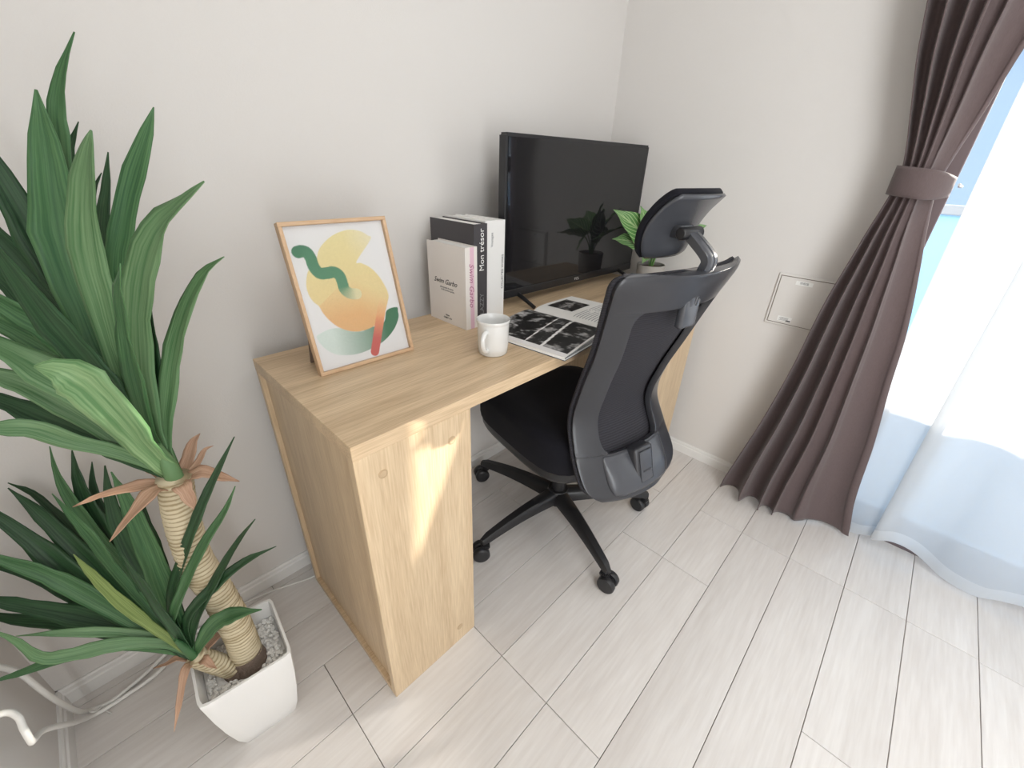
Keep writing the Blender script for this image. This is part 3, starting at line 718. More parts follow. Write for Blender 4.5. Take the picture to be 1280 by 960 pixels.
# base: hub, five legs with casters
lathe('base_hub', [(0, .055), (.034, .055), (.040, .062), (.040, .105), (.034, .115), (0, .115)], M_blk, CH, 28)
lathe('gas_column', [(.024, .11), (.024, .22), (.014, .252), (.014, .28), (0, .28)], M_blk, CH, 20)
def caster(ang, rad, swiv):
    c = bpy.data.objects.new('caster', None); link(c, CH); c.location = (rad*math.cos(ang), rad*math.sin(ang), 0)
    c.rotation_euler = (0, 0, swiv); r = .027
    V = [];
    for s in (-1, 1):
        prof = [(0, -.0105), (.018, -.0105), (.0235, -.0095), (.0268, -.006), (.0268, .006), (.0245, .0095), (.016, .0105), (0, .0105)]
        lathe('wheel', prof, M_blk, c, 26, loc=(.012, s*.0145, r), rot=(R(90), 0, 0))
    bm = bmesh.new(); bm_box(bm, (-.004, -.0035, r-.004), (.03, .0035, r+.020)); bm_box(bm, (-.016, -.012, r+.016), (.012, .012, r+.030))
    bmesh.ops.bevel(bm, geom=bm.edges[:], offset=.003, segments=2, affect='EDGES'); from_bm('fork', bm, M_blk, c)
    tube('stem', [(-.004, 0, .055), (-.004, 0, .078)], .0065, M_blk, c, 10)
a0 = 1.77535+R(10.8)
for k in range(5):
    a = a0+k*2*math.pi/5; R0 = .318
    n = 14; V = []; F = []
    d = np.array([math.cos(a), math.sin(a), 0]); s = np.array([-d[1], d[0], 0])
    for i in range(n):
        t = i/(n-1); p = d*(.028+(R0+.012-.028)*t); wd = .025*(1-t)+.0135*t
        zt = .113*(1-t)+.088*t+.010*math.sin(math.pi*t); zb = .070*(1-t)+.066*t+.010*math.sin(math.pi*t)
        if i == n-1: wd *= .7; zt -= .006
        for (q, z) in ((-1, zb), (-1, zt-.010), (-.62, zt), (.62, zt), (1, zt-.010), (1, zb)): V.append(p+s*q*wd+np.array([0, 0, z]))
    for i in range(n-1):
        for j in range(6): F.append((i*6+j, i*6+(j+1) % 6, (i+1)*6+(j+1) % 6, (i+1)*6+j))
    F += [tuple(range(6))[::-1], tuple((n-1)*6+j for j in range(6))]
    o = mesh('leg', V, F, M_blk, CH, True)
    bm = bmesh.new(); bm.from_mesh(o.data); bmesh.ops.recalc_face_normals(bm, faces=bm.faces[:]); bm.to_mesh(o.data); bm.free(); shade(o, 50)
    caster(a, R0, a+[.9, -.5, .55, 2.2, 1.0][k])
# seat
box('mechanism', (-.07, -.10, .262), (.07, .09, .325), M_blk, CH, .012, 3, smooth=True)
def rrect(u, hw_, y0, y1, r):       # rounded rectangle outline, u 0..1
    th = 2*math.pi*u; c_, s_ = math.cos(th), math.sin(th); p = 4.2
    k = (abs(c_)**p+abs(s_)**p)**(-1/p); return hw_*c_*k, (y0+y1)/2+(y1-y0)/2*s_*k
def loft(name, levels, mat, seg=56):
    V = []; F = []
    for (sc, z, hw_, y0, y1, drop) in levels:
        for k in range(seg):
            x, y = rrect(k/seg, hw_, y0, y1, .05); ym = (y0+y1)/2
            x *= sc; y = ym+(y-ym)*sc
            V.append((x, y, z-drop*max(0, (y-.10)/.15)**2*(1 if z > .40 else .5)+.010*(x/.2)**2*(z > .44)))
    n = len(levels)
    for i in range(n-1):
        for k in range(seg): F.append((i*seg+k, i*seg+(k+1) % seg, (i+1)*seg+(k+1) % seg, (i+1)*seg+k))
    F += [tuple(range(seg))[::-1], tuple((n-1)*seg+k for k in range(seg))]
    o = mesh(name, V, F, mat, CH, True); shade(o, 55); return o
SH_ = (.212, -.215, .262)
loft('seat_cushion', [(.90, .372, *SH_, .02), (.985, .376, *SH_, .02), (1.0, .398, *SH_, .025), (1.0, .445, *SH_, .03), (.975, .460, *SH_, .03), (.90, .470, *SH_, .03), (.7, .472, *SH_, .02), (.4, .466, *SH_, 0), (.1, .462, *SH_, 0)], M_fab)
loft('seat_shell', [(.55, .318, *SH_, .02), (.80, .322, *SH_, .02), (.93, .336, *SH_, .02), (.965, .352, *SH_, .02), (.975, .373, *SH_, .02), (.90, .376, *SH_, .02)], M_blk)
# backrest: s = distance behind the chair's centre at the side edges, w = half width
BK = [(.350, .300, .150), (.372, .284, .166), (.40, .262, .174), (.455, .225, .172), (.546, .186, .161), (.65, .203, .160), (.75, .237, .167), (.85, .270, .186), (.917, .295, .203), (.945, .307, .209)]
ZB0, ZB1 = .352, .938
def corner(z, r0, r1):
    d = 0
    if z-ZB0 < r0: q = max(0., r0-(z-ZB0)); d = max(d, r0-math.sqrt(max(0, r0*r0-q*q)))
    if ZB1-z < r1: q = max(0., r1-(ZB1-z)); d = max(d, r1-math.sqrt(max(0, r1*r1-q*q)))
    return d
def back_pt(a, z, off=0.0, grow=1.0):
    s, w_ = interp(BK, z)
    w_ = (w_-corner(z, .045, .030))*grow
    c_ = .050-.012*math.exp(-((z-.55)/.12)**2)
    s_ = s+c_*(1-abs(a)**2.2)
    if z < .46: s_ -= .020*(1-abs(a)**3)*((.46-z)/.10)
    return (a*w_, -(s_)+off, z)
NZ, NA = 64, 56
def zrow(v):                        # denser rows near the ends
    return ZB0+(ZB1-ZB0)*(.5-.5*math.cos(math.pi*v))*.35+(ZB1-ZB0)*v*.65
def hole_w(z):                      # opening half width as a fraction
    d0, d1 = z-.462, .862-z
    if d0 < 0 or d1 < 0: return 0
    k = .62+.12*max(0, (z-.6)/.28)
    r = .04; q = min(d0, d1)
    if q < r: k -= .12*(1-math.sqrt(max(0, 1-((r-q)/r)**2)))
    return k
# left and right halves meet the opening edge exactly
def frame_surface():
    V = []; F = []; m = 9
    def addgrid(fn, nu, nv):
        b = len(V)
        for j in range(nv+1):
            for i in range(nu+1): V.append(fn(i/nu, j/nv))
        for j in range(nv):
            for i in range(nu): a = b+j*(nu+1)+i; F.append((a, a+1, a+nu+2, a+nu+1))
    zl, zh = .462, .862
    for sgn in (-1, 1):
        addgrid(lambda u, v: back_pt(sgn*(hole_w(zl+(zh-zl)*min(max(v, .0015), .9985))*(1-u)+u), zl+(zh-zl)*v), m, 44)
    addgrid(lambda u, v: back_pt(-1+2*u, zh+(ZB1-zh)*v), 52, 12)
    addgrid(lambda u, v: back_pt(-1+2*u, ZB0+(zl-ZB0)*v), 52, 14)
    return V, F
V, F = frame_surface()
bm = bmesh.new(); vs = [bm.verts.new(v) for v in V]
for f in F: bm.faces.new([vs[i] for i in f])
bmesh.ops.remove_doubles(bm, verts=bm.verts[:], dist=.0006)
fr = from_bm('back_frame', bm, M_gry, CH, True, fix=True)
md = fr.modifiers.new('thickness', 'SOLIDIFY'); md.thickness = .016; md.offset = 0
bv = fr.modifiers.new('edge', 'BEVEL'); bv.width = .004; bv.segments = 2; bv.limit_method = 'ANGLE'; bv.angle_limit = R(50)
nt = grid('back_mesh', lambda u, v: back_pt((u-.5)*2, zrow(v), .011+.015*(1-((u-.5)*2)**2), 1.022), NA, NZ, M_net, CH, .007)
# lower cross bar cover and tension block at the centre of the back
def bar_pt(u, v):
    a = -.64+1.28*u; p = back_pt(a, .368+.092*v); e = min(1, 8*min(u, 1-u))**.5
    return (p[0], p[1]-.005-.014*math.sin(math.pi*min(1, .12+v*.95))*e, p[2])
bar = grid('lower_bar', bar_pt, 40, 12, M_gry2, CH, .010)
blk = bpy.data.objects.new('tension_block', None); link(blk, CH); blk.location = (0, -.294, .418); blk.rotation_euler = (R(-18), 0, 0)
box('housing', (-.034, -.020, -.052), (.034, .02, .056), M_gry, blk, .009, 3, smooth=True)
box('plate', (-.023, -.0235, -.040), (.023, -.019, .046), M_gry2, blk, .0035, 2, smooth=True)
box('rim', (-.0225, -.0245, .041), (.0225, -.021, .0455), M_gry2, blk, .001, 1)
for k in range(3): box('slot', (-.0155+k*.0115, -.0240, -.014), (-.0075+k*.0115, -.0232, -.008), M_ink, blk)
# spine from seat mechanism up to the back
tube('back_support', [(0, -.08, .295), (0, -.18, .300), (0, -.25, .335), (0, -.275, .39)], [.03, .03, .028, .024], M_blk, CH, 12)
# headrest: arm, pivot, pad
box('headrest_mount', (-.027, -.337, .812), (.027, -.318, .90), M_gry2, CH, .007, 3, smooth=True)
ap = catmull([(0, -.325, .84), (0, -.334, .90), (0, -.346, .940), (0, -.349, .956), (0, -.338, .970), (0, -.300, .997)], 20)
V = []; F = []
for i, p in enumerate(ap):
    t = ap[min(i+1, 19)]-ap[max(i-1, 0)]; t /= np.linalg.norm(t); nrm = np.array([0, -t[2], t[1]])
    for (a, b) in ((-.017, -.009), (.017, -.009), (.017, .006), (.012, .009), (.003, .009), (.002, .0075), (-.002, .0075), (-.003, .009), (-.012, .009), (-.017, .006)): V.append(p+np.array([a, 0, 0])+nrm*b)
k_ = 10
for i in range(19):
    for j in range(k_): F.append((i*k_+j, i*k_+(j+1) % k_, (i+1)*k_+(j+1) % k_, (i+1)*k_+j))
F += [tuple(range(k_))[::-1], tuple(19*k_+j for j in range(k_))]
o = mesh('headrest_arm', V, F, M_gry2, CH, True)
bm = bmesh.new(); bm.from_mesh(o.data); bmesh.ops.recalc_face_normals(bm, faces=bm.faces[:]); bm.to_mesh(o.data); bm.free(); shade(o, 35)
o = lathe('headrest_pivot', [(0, -.032), (.010, -.032), (.0125, -.029), (.0125, .029), (.010, .032), (0, .032)], M_blk, CH, 24, loc=(0, -.293, 1.000), rot=(0, R(90), 0))
HR = [(.948, .250, .060), (.954, .252, .071), (.98, .255, .082), (1.011, .264, .086), (1.04, .283, .084), (1.062, .305, .079), (1.072, .319, .070)]
def hr_pt(a, z, off):
    s, w_ = interp(HR, z); s2, _ = interp(HR, min(z+.004, 1.072)); s1, _ = interp(HR, max(z-.004, .948))
    t = Vector((0, -(s2-s1), .008)).normalized(); n = Vector((0, t.z, -t.y))
    p = Vector((a*w_, -s+.014*a*a, z))
    return tuple(p+n*off)
grid('headrest_shell', lambda u, v: hr_pt(-1+2*u, .948+.124*v, -.002), 24, 22, M_gry2, CH, .006)
pad = grid('headrest_pad', lambda u, v: hr_pt((-1+2*u)*1.035, .9485+.1235*v, .010), 24, 22, M_fab, CH, .014)
bv = pad.modifiers.new('round', 'BEVEL'); bv.width = .004; bv.segments = 2; bv.limit_method = 'ANGLE'; bv.angle_limit = R(50)
box('pivot_bracket', (-.022, -.286, .988), (.022, -.262, 1.014), M_gry2, CH, .004, 2, smooth=True)

# ------------------------------------------------------------------ big artificial yucca in a white pot
YU = empty('yucca_plant', (-1.632, -.298, 0)); tag(YU, 'tall artificial yucca with two leaf heads in a white tapered pot', 'plant')
YO = np.array([-1.632, -.298, 0])
PH_ = .230
def pot_ring(h, hw_, z, rot, seg=12, p=16.0):
    out = []
    n = 64
    for k in range(n):
        th = 2*math.pi*k/n; c_, s_ = math.cos(th), math.sin(th); kk = (abs(c_)**p+abs(s_)**p)**(-1/p)
        x, y = hw_*c_*kk, hw_*s_*kk; ca, sa = math.cos(rot), math.sin(rot)
        out.append((x*ca-y*sa, x*sa+y*ca, z))
    return out
rot = R(-5)
prof = [(.049, 0), (.051, .003), (.060, .04), (.0685, .10), (.0745, .16), (.0785, .215), (.0795, .228), (.079, .230), (.0745, .230), (.0735, .226), (.071, .185), (.066, .120)]
V = []; F = []
for hw_, z in prof: V += pot_ring(0, hw_, z, rot)
for i in range(len(prof)-1):
    for k in range(64): F.append((i*64+k, i*64+(k+1) % 64, (i+1)*64+(k+1) % 64, (i+1)*64+k))
F += [tuple(range(64))[::-1], tuple((len(prof)-1)*64+k for k in range(64))]
o = mesh('pot', V, F, M_pot, YU, True); shade(o, 40)
V = pot_ring(0, .070, .178, rot)+[(0, 0, .180)]
mesh('soil', V, [(k, (k+1) % 64, 64) for k in range(64)], M_stone, YU)
# white gravel
bm = bmesh.new(); rg = random.Random(11)
for k in range(900):
    x, y = rg.uniform(-.066, .066), rg.uniform(-.066, .066)
    if math.hypot(x-.006, y+.008) < .036 or math.hypot(x+.034, y+.008) < .02: continue
    ca, sa = math.cos(rot), math.sin(rot); r = rg.uniform(.0032, .0054)
    g = bmesh.ops.create_icosphere(bm, subdivisions=1, radius=r, matrix=Matrix.Translation((x*ca-y*sa, x*sa+y*ca, .180+rg.uniform(0, .006))) @ Euler((rg.random()*6, rg.random()*6, 0)).to_matrix().to_4x4() @ Matrix.Diagonal((1, rg.uniform(.7, 1.2), rg.uniform(.6, .9), 1)))
gv = from_bm('gravel', bm, M_stone, YU, False); gv['kind'] = 'stuff'
def wrap_trunk(name, pts, r0, r1, wraps):
    n = wraps*4; P = catmull(pts, n); rad = []
    for i in range(n):
        t = i/(n-1); rr = r0+(r1-r0)*t
        rad.append(rr*(1+.040*math.cos(i*math.pi/2)+.014*math.sin(i*1.7)))
    V, F = tube_geo(P, rad, 28)
    V = [np.array(v)+.0007*np.array([noise.noise((v[0]*90, v[1]*90, v[2]*160)), noise.noise((v[0]*90+9, v[1]*90, v[2]*160)), .8*noise.noise((v[0]*40, v[1]*40+5, v[2]*40))]) for v in V]
    return mesh(name, V, F, M_rope, YU, True)
T0 = [(-1.626, -.303, .195), (-1.622, -.303, .28), (-1.626, -.305, .40), (-1.634, -.306, .50), (-1.626, -.308, .60), (-1.615, -.31, .672)]
wrap_trunk('trunk', [np.array(p)-YO for p in T0], .0275, .0225, 52)
tube('stump', [np.array(p)-YO for p in [(-1.627, -.305, .165), (-1.626, -.304, .19), (-1.626, -.303, .212)]], [.034, .0325, .0285], M_bark, YU, 24)
wrap_trunk('side_trunk', [np.array(p)-YO for p in [(-1.652, -.306, .190), (-1.668, -.304, .225), (-1.683, -.302, .258), (-1.694, -.300, .283)]], .0185, .017, 14)
tube('stump', [np.array(p)-YO for p in [(-1.648, -.306, .17), (-1.654, -.306, .198)]], [.023, .020], M_bark, YU, 18)
CAMV = np.array([-.64, -.61, .47])
def blade(pts, width, mat, name='leaf', nrm=None, n=16, fold=.16, seed=0, peak=.45, base_w=.45, ex=1.55):
    P = catmull([np.array(p)-YO for p in pts], n+1); rg = random.Random(seed)
    f1, f2 = rg.uniform(0, 6), rg.uniform(14, 24)
    tw0 = rg.uniform(-.45, .45); tw1 = rg.uniform(-.5, .5)
    nh = np.array(nrm if nrm is not None else (-.35+rg.uniform(-.25, .25), -.75+rg.uniform(-.2, .2), .55+rg.uniform(-.2, .2)), float)
    V = []; F = []; m = 6; UV = []
    for i in range(n+1):
        t = P[min(i+1, n)]-P[max(i-1, 0)]; t /= np.linalg.norm(t)+1e-9
        nn = nh-t*(nh@t); nn /= np.linalg.norm(nn)+1e-9; s = np.cross(t, nn)
        v = i/n; ang = tw0+(tw1-tw0)*v
        s, nn = s*math.cos(ang)+nn*math.sin(ang), nn*math.cos(ang)-s*math.sin(ang)
        k = (base_w+(1-base_w)*min(1, v/peak)**.8) if v < peak else max(.05, 1-((v-peak)/(1-peak))**ex)
        w_ = width*.5*k*(1+.09*math.sin(f2*v+f1)+.06*math.sin(2.3*f2*v))
        for j in range(m+1):
            a = -1+2*j/m
            V.append(P[i]+s*(a*w_)+nn*(-fold*w_*2*(1-abs(a))*.9+.16*w_*math.sin(f2*.9*v+f1+2*a)*abs(a)+.05*w_*math.cos(a*9)))
            UV.append((j/m, v))
    for i in range(n):
        for j in range(m):
            a = i*(m+1)+j; F.append((a, a+1, a+m+2, a+m+1))
    o = mesh(name, V, F, mat, YU, True)
    uvl = o.data.uv_layers.new(name='UVMap')
    for p in o.data.polygons:
        for li, vi in zip(p.loop_indices, p.vertices): uvl.data[li].uv = UV[vi]
    md = o.modifiers.new('thickness', 'SOLIDIFY'); md.thickness = .0009; md.offset = 0
    return o
LEAVES = [[0,[[-1.615,-0.31,0.675],[-1.6188,-0.2534,0.799],[-1.6145,-0.2198,0.9117],[-1.6066,-0.2023,1.0051],[-1.5966,-0.1985,1.0675],[-1.5812,-0.2034,1.1299],[-1.5727,-0.2084,1.1592],[-1.5576,-0.2213,1.1927],[-1.5353,-0.2449,1.2287]],0.0213,1,0],[0,[[-1.615,-0.31,0.675],[-1.6211,-0.278,0.7415],[-1.6272,-0.2506,0.8142],[-1.628,-0.2286,0.9054],[-1.6229,-0.22,0.989],[-1.6118,-0.2245,1.0557],[-1.5979,-0.2372,1.1163],[-1.5868,-0.2531,1.1689]],0.0485,1,0],[0,[[-1.615,-0.31,0.675],[-1.6059,-0.2077,0.8948],[-1.5986,-0.1652,1.0101],[-1.5873,-0.1505,1.0745],[-1.5727,-0.1505,1.1129],[-1.5549,-0.1577,1.144]],0.0126,0,0],[0,[[-1.615,-0.31,0.675],[-1.6252,-0.2817,0.7452],[-1.6202,-0.2689,0.8565],[-1.6105,-0.2742,0.9459],[-1.6033,-0.2852,1.0064],[-1.5881,-0.31,1.0654],[-1.5732,-0.3373,1.1061],[-1.5625,-0.3586,1.1299]],0.0349,2,0],[0,[[-1.615,-0.31,0.675],[-1.6226,-0.2464,0.7839],[-1.6068,-0.2011,0.9172],[-1.5879,-0.1809,1.0111],[-1.569,-0.1807,1.0611],[-1.5539,-0.1882,1.0848]],0.0115,0,0],[0,[[-1.615,-0.31,0.675],[-1.6215,-0.27,0.752],[-1.609,-0.24,0.8682],[-1.5913,-0.2283,0.9654],[-1.5781,-0.2275,1.021],[-1.5594,-0.2364,1.0691],[-1.5447,-0.2444,1.11]],0.0178,0,0],[0,[[-1.615,-0.31,0.675],[-1.6177,-0.2687,0.7639],[-1.6015,-0.2433,0.8794],[-1.5821,-0.2369,0.9656],[-1.5619,-0.2446,1.0167],[-1.5358,-0.2596,1.0747],[-1.5073,-0.2819,1.1289],[-1.4923,-0.2947,1.1593]],0.0262,1,0],[0,[[-1.615,-0.31,0.675],[-1.6203,-0.2919,0.7191],[-1.6073,-0.2843,0.8203],[-1.5862,-0.2959,0.9138],[-1.5632,-0.3197,0.9831],[-1.5385,-0.3527,1.0324],[-1.5163,-0.389,1.0598],[-1.4925,-0.4341,1.0856]],0.0418,2,0],[0,[[-1.615,-0.31,0.675],[-1.6081,-0.2931,0.7283],[-1.5827,-0.2915,0.8011],[-1.5582,-0.2958,0.8655],[-1.5315,-0.3081,0.9219],[-1.502,-0.33,0.969],[-1.4775,-0.3571,0.9925]],0.0274,2,0],[0,[[-1.615,-0.31,0.675],[-1.6225,-0.2555,0.7878],[-1.6295,-0.2163,0.8907],[-1.6369,-0.1926,0.9601],[-1.6437,-0.175,1.0246],[-1.6498,-0.1625,1.0928],[-1.6582,-0.1563,1.1536]],0.0387,0,0],[0,[[-1.615,-0.31,0.675],[-1.6273,-0.2388,0.8096],[-1.6432,-0.1993,0.8833],[-1.6597,-0.1666,0.9477],[-1.6765,-0.14,1.0032],[-1.7001,-0.1118,1.0685]],0.0356,0,0],[0,[[-1.615,-0.31,0.675],[-1.6326,-0.2396,0.764],[-1.6537,-0.1736,0.8471],[-1.6771,-0.1267,0.8956],[-1.6979,-0.081,0.9481],[-1.7314,-0.0145,1.0236]],0.0304,0,0],[0,[[-1.615,-0.31,0.675],[-1.6296,-0.2759,0.7586],[-1.6447,-0.2546,0.8409],[-1.67,-0.2408,0.902],[-1.6966,-0.2366,0.9436],[-1.7259,-0.2488,1.0056]],0.0397,1,0],[0,[[-1.615,-0.31,0.675],[-1.6329,-0.2768,0.7173],[-1.6551,-0.2302,0.8031],[-1.6824,-0.1958,0.8627],[-1.7125,-0.1701,0.9036],[-1.7568,-0.1444,0.949]],0.0334,1,0],[0,[[-1.615,-0.31,0.675],[-1.6328,-0.2842,0.7213],[-1.6595,-0.2569,0.7965],[-1.6879,-0.2424,0.8508],[-1.7149,-0.238,0.8936],[-1.7472,-0.246,0.9374]],0.0383,2,0],[0,[[-1.615,-0.31,0.675],[-1.6327,-0.328,0.7423],[-1.6436,-0.3458,0.8086],[-1.6566,-0.3504,0.8619],[-1.6694,-0.3427,0.8837],[-1.6885,-0.3285,0.8899]],0.0473,3,0],[0,[[-1.615,-0.31,0.675],[-1.6431,-0.2754,0.7144],[-1.6756,-0.2404,0.7691],[-1.7068,-0.2148,0.8163],[-1.7336,-0.2003,0.8447],[-1.7713,-0.1898,0.8704]],0.0289,2,0],[0,[[-1.615,-0.31,0.675],[-1.6473,-0.2698,0.6984],[-1.679,-0.2286,0.7295],[-1.7174,-0.1844,0.761],[-1.754,-0.1439,0.7919],[-1.7978,-0.1037,0.8177]],0.0304,0,0],[0,[[-1.615,-0.31,0.675],[-1.6592,-0.276,0.7218],[-1.6988,-0.2605,0.7532],[-1.7264,-0.2536,0.784],[-1.7501,-0.2551,0.797],[-1.7764,-0.2622,0.8127]],0.024,2,0],[0,[[-1.615,-0.31,0.675],[-1.6192,-0.2238,0.8008],[-1.6191,-0.1499,0.9197],[-1.611,-0.0882,1.035],[-1.5935,-0.0631,1.1067]],0.0309,0,0],[0,[[-1.615,-0.31,0.675],[-1.621,-0.3064,0.7557],[-1.6095,-0.3445,0.8792],[-1.5982,-0.3937,0.9613],[-1.5863,-0.4415,1.0117]],0.0305,1,0],[0,[[-1.615,-0.31,0.675],[-1.6123,-0.2846,0.7259],[-1.5963,-0.2653,0.7954],[-1.5777,-0.2517,0.8632],[-1.5601,-0.2446,0.9182]],0.0262,0,0],[0,[[-1.615,-0.31,0.675],[-1.6381,-0.2786,0.8166],[-1.6622,-0.2834,0.9279],[-1.6717,-0.3322,1.0359]],0.0305,0,0],[1,[[-1.695,-0.3,0.285],[-1.7352,-0.205,0.3657],[-1.7599,-0.1311,0.4407],[-1.7814,-0.0659,0.5082],[-1.8017,-0.0142,0.5577],[-1.8224,-0.0,0.5883]],0.0352,0,0],[1,[[-1.695,-0.3,0.285],[-1.7287,-0.2344,0.3434],[-1.7594,-0.1658,0.4181],[-1.7829,-0.105,0.4939],[-1.8036,-0.0566,0.5541],[-1.8208,-0.0238,0.591]],0.0316,0,0],[1,[[-1.695,-0.3,0.285],[-1.7154,-0.2475,0.3553],[-1.7302,-0.1941,0.4504],[-1.7442,-0.15,0.5353],[-1.7507,-0.1248,0.5919],[-1.7488,-0.1112,0.6377],[-1.7407,-0.1042,0.6821]],0.0238,1,0],[1,[[-1.695,-0.3,0.285],[-1.7208,-0.2331,0.3689],[-1.7311,-0.1746,0.4754],[-1.7352,-0.1362,0.5564],[-1.7311,-0.1166,0.6133],[-1.7202,-0.1065,0.6646]],0.034,0,0],[1,[[-1.695,-0.3,0.285],[-1.7205,-0.1882,0.4251],[-1.727,-0.1326,0.5089],[-1.7221,-0.0993,0.5748],[-1.7075,-0.0866,0.6224]],0.0204,0,0],[1,[[-1.695,-0.3,0.285],[-1.7072,-0.2634,0.3523],[-1.709,-0.2328,0.4459],[-1.7083,-0.2105,0.5364],[-1.699,-0.2029,0.6112],[-1.6858,-0.2042,0.6707]],0.0303,0,0],[1,[[-1.695,-0.3,0.285],[-1.696,-0.2764,0.3663],[-1.6876,-0.2653,0.4673],[-1.682,-0.2602,0.5649],[-1.6784,-0.2613,0.6408],[-1.6781,-0.2638,0.6894]],0.0349,1,0],[1,[[-1.695,-0.3,0.285],[-1.6853,-0.2574,0.4036],[-1.6785,-0.2319,0.4909],[-1.6718,-0.2155,0.5603],[-1.6587,-0.212,0.6125]],0.0227,0,0],[1,[[-1.695,-0.3,0.285],[-1.734,-0.2156,0.4633],[-1.7428,-0.1939,0.5406],[-1.7511,-0.1799,0.5991],[-1.7561,-0.1729,0.6363]],0.0192,1,0],[1,[[-1.695,-0.3,0.285],[-1.693,-0.2842,0.4058],[-1.6461,-0.3269,0.5356],[-1.6031,-0.381,0.6492],[-1.5714,-0.432,0.7326],[-1.5474,-0.4806,0.8015]],0.0174,0,0],[1,[[-1.695,-0.3,0.285],[-1.7045,-0.2857,0.363],[-1.6638,-0.3255,0.4721],[-1.6166,-0.3877,0.5899],[-1.5825,-0.4451,0.6732],[-1.5643,-0.4829,0.7328]],0.0177,1,0],[1,[[-1.695,-0.3,0.285],[-1.6809,-0.3048,0.3462],[-1.6599,-0.3241,0.4026],[-1.6192,-0.3728,0.5017],[-1.5797,-0.4329,0.6027],[-1.5554,-0.4788,0.6651]],0.0195,0,0],[1,[[-1.695,-0.3,0.285],[-1.6811,-0.2994,0.3756],[-1.6253,-0.3632,0.4782],[-1.5811,-0.4277,0.5556],[-1.5447,-0.4952,0.616]],0.0172,0,0],[1,[[-1.695,-0.3,0.285],[-1.6526,-0.3417,0.3731],[-1.6182,-0.3942,0.4277],[-1.5849,-0.4611,0.4772]],0.0276,1,0],[1,[[-1.695,-0.3,0.285],[-1.7253,-0.2533,0.3251],[-1.767,-0.1922,0.3854],[-1.7955,-0.1432,0.4477],[-1.8168,-0.1018,0.5105],[-1.8394,-0.0657,0.5636],[-1.8593,-0.0371,0.6066]],0.0363,0,0],[1,[[-1.695,-0.3,0.285],[-1.7534,-0.2225,0.3693],[-1.791,-0.1754,0.4366],[-1.8219,-0.1436,0.4846],[-1.8539,-0.1187,0.5214],[-1.8811,-0.0975,0.5626]],0.0274,1,0],[1,[[-1.695,-0.3,0.285],[-1.7385,-0.2414,0.3337],[-1.7922,-0.1873,0.3728],[-1.8403,-0.1443,0.4047],[-1.8856,-0.1065,0.4356],[-1.925,-0.0751,0.4619]],0.0308,0,0],[1,[[-1.695,-0.3,0.285],[-1.7285,-0.2502,0.3127],[-1.7829,-0.1876,0.3342],[-1.8477,-0.1202,0.3518],[-1.9121,-0.0568,0.366],[-1.925,-0.0131,0.3759]],0.032,0,0],[1,[[-1.695,-0.3,0.285],[-1.7134,-0.275,0.3173],[-1.7679,-0.2351,0.3629],[-1.8252,-0.2092,0.3992],[-1.8695,-0.1974,0.4283]],0.0179,2,0],[1,[[-1.695,-0.3,0.285],[-1.7141,-0.2779,0.3167],[-1.7725,-0.2502,0.3537],[-1.8244,-0.2424,0.3784],[-1.8529,-0.2395,0.4021],[-1.8616,-0.2354,0.4543],[-1.8752,-0.2352,0.4994]],0.0211,2,0],[1,[[-1.695,-0.3,0.285],[-1.7788,-0.2322,0.3272],[-1.8449,-0.2019,0.3406],[-1.8992,-0.1877,0.3462],[-1.925,-0.1815,0.3515]],0.0165,1,0],[1,[[-1.695,-0.3,0.285],[-1.7282,-0.2679,0.381],[-1.7453,-0.259,0.459],[-1.7534,-0.2607,0.5329],[-1.756,-0.2664,0.5796]],0.0188,4,0],[1,[[-1.695,-0.3,0.285],[-1.7044,-0.2963,0.42],[-1.7049,-0.3161,0.531],[-1.7039,-0.3373,0.602]],0.0211,0,0],[1,[[-1.695,-0.3,0.285],[-1.7446,-0.2226,0.3236],[-1.7997,-0.1352,0.3705],[-1.8539,-0.0493,0.4173],[-1.9098,-0.0,0.4572]],0.0295,0,0]]
for k, (crown, pts, wd, mt, tw) in enumerate(LEAVES):
    blade(pts, wd*1.08, LEAF[mt], seed=k+1, base_w=.46, peak=.52 if crown == 0 else .42, ex=2.0 if crown == 0 else 1.55)
# leaf hearts where the blades meet the trunks, and tan dry sheaths
tube('leaf_heart', [np.array(p)-YO for p in [(-1.615, -.31, .668), (-1.615, -.311, .70), (-1.617, -.313, .735)]], [.0125, .010, .004], LEAF[2], YU, 14)
tube('leaf_heart', [np.array(p)-YO for p in [(-1.692, -.300, .275), (-1.698, -.299, .305), (-1.705, -.30, .345)]], [.010, .008, .003], LEAF[1], YU, 12)
B1 = np.array([-1.615, -.31, .668]); B2 = np.array([-1.694, -.300, .280])
for k, (d, L, wd, up) in enumerate([((-1, .2, 0), .085, .018, .012), ((-.8, -.5, 0), .075, .022, -.012), ((.75, -.35, 0), .05, .026, -.018), ((.5, .6, 0), .055, .020, .035), ((.1, -.9, 0), .03, .024, -.02), ((-.4, .8, 0), .05, .018, .01), ((.9, .3, 0), .035, .010, .03)]):
    d = np.array(d)/np.linalg.norm(d)
    blade([B1+d*.012-[0, 0, .004], B1+d*(.035)+[0, 0, .006], B1+d*(.03+L*.6)+[0, 0, up*.7], B1+d*(.03+L)+[0, 0, up-.010]], wd, M_tan, 'sheath', nrm=(0, -.3, 1), n=10, seed=90+k, peak=.3, base_w=.8)
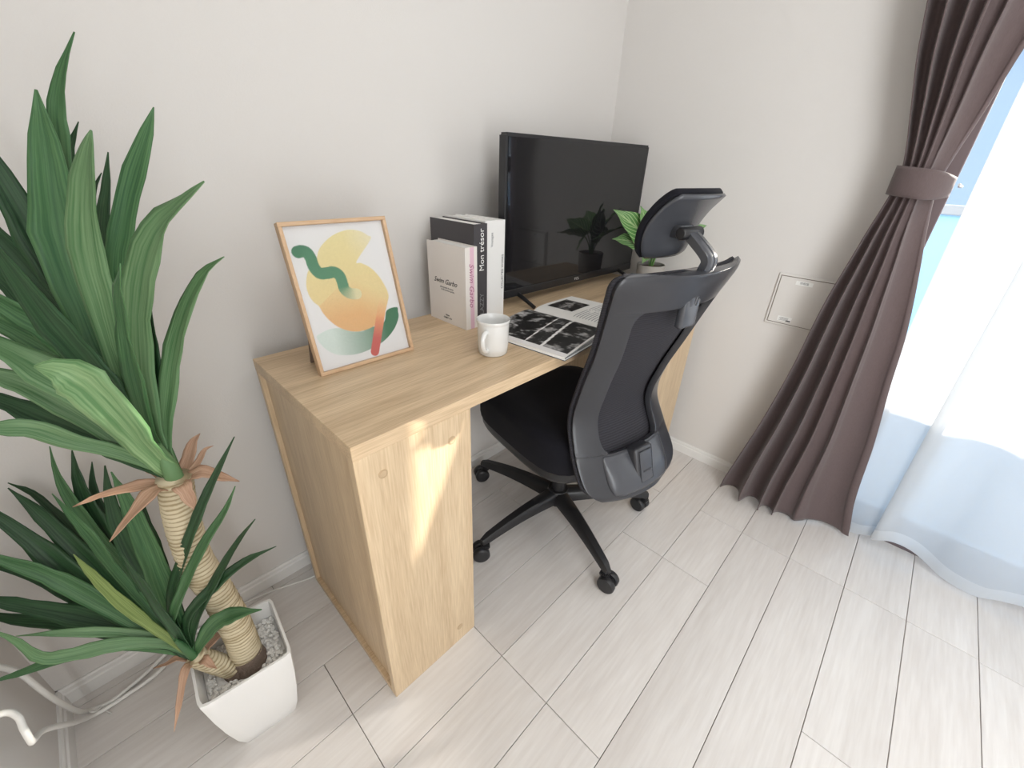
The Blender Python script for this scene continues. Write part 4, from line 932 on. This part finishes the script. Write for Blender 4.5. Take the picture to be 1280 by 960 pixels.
for k, (d, L, wd, up) in enumerate([((-.5, -.6, 0), .075, .014, -.055), ((.9, .2, 0), .05, .020, .012), ((.4, -.8, 0), .03, .016, -.01), ((-.8, .5, 0), .05, .012, -.01)]):
    d = np.array(d)/np.linalg.norm(d)
    blade([B2+d*.010-[0, 0, .003], B2+d*.028+[0, 0, .006], B2+d*(.02+L*.6)+[0, 0, up*.5], B2+d*(.02+L)+[0, 0, up]], wd, M_tan, 'sheath', nrm=(0, -.3, 1), n=10, seed=120+k, peak=.3, base_w=.8)

# ------------------------------------------------------------------ cables by the left wall
ca = tube('power_cable', catmull([(-1.93, -.19, .42), (-1.915, -.169, .366), (-1.91, -.144, .303), (-1.91, -.122, .196), (-1.912, -.075, .07), (-1.908, -.040, .010), (-1.875, -.046, .006), (-1.84, -.038, .006), (-1.806, -.026, .006), (-1.74, .004, .006), (-1.68, .006, .006)], 60), .0048, M_cable, None, 10)
tag(ca, 'white cable running down the left wall, the straighter upper one', 'cable', 'white cables by the left wall')
cb = tube('power_cable', catmull([(-1.93, -.33, .43), (-1.90, -.291, .387), (-1.895, -.279, .354), (-1.895, -.291, .334), (-1.895, -.300, .313), (-1.90, -.282, .291), (-1.90, -.249, .263), (-1.905, -.193, .193), (-1.91, -.118, .090), (-1.906, -.062, .016), (-1.88, -.056, .006), (-1.845, -.054, .006), (-1.80, -.048, .0055), (-1.76, -.03, .0055)], 80), .0046, M_cable, None, 10)
tag(cb, 'white cable with a dangling loop, the lower one by the left wall', 'cable', 'white cables by the left wall')
tt = tube('cable_tie', catmull([(-1.914, -.036, .017), (-1.902, -.058, .021), (-1.894, -.052, .012), (-1.890, -.046, .004), (-1.884, -.062, .003), (-1.878, -.074, .003)], 20), .0016, M_cable, None, 6)
tag(tt, 'thin white twist tie joining the two cables on the floor', 'tie')
cd = tube('thin_cord', catmull([(-1.60, .008, .004), (-1.57, .006, .003), (-1.518, -.005, .0025), (-1.469, -.022, .0025), (-1.41, -.040, .0025), (-1.36, -.030, .0025)], 30), .0024, M_cable, None, 8)
tag(cd, 'thin white cord on the floor between the white pot and the desk', 'cord')
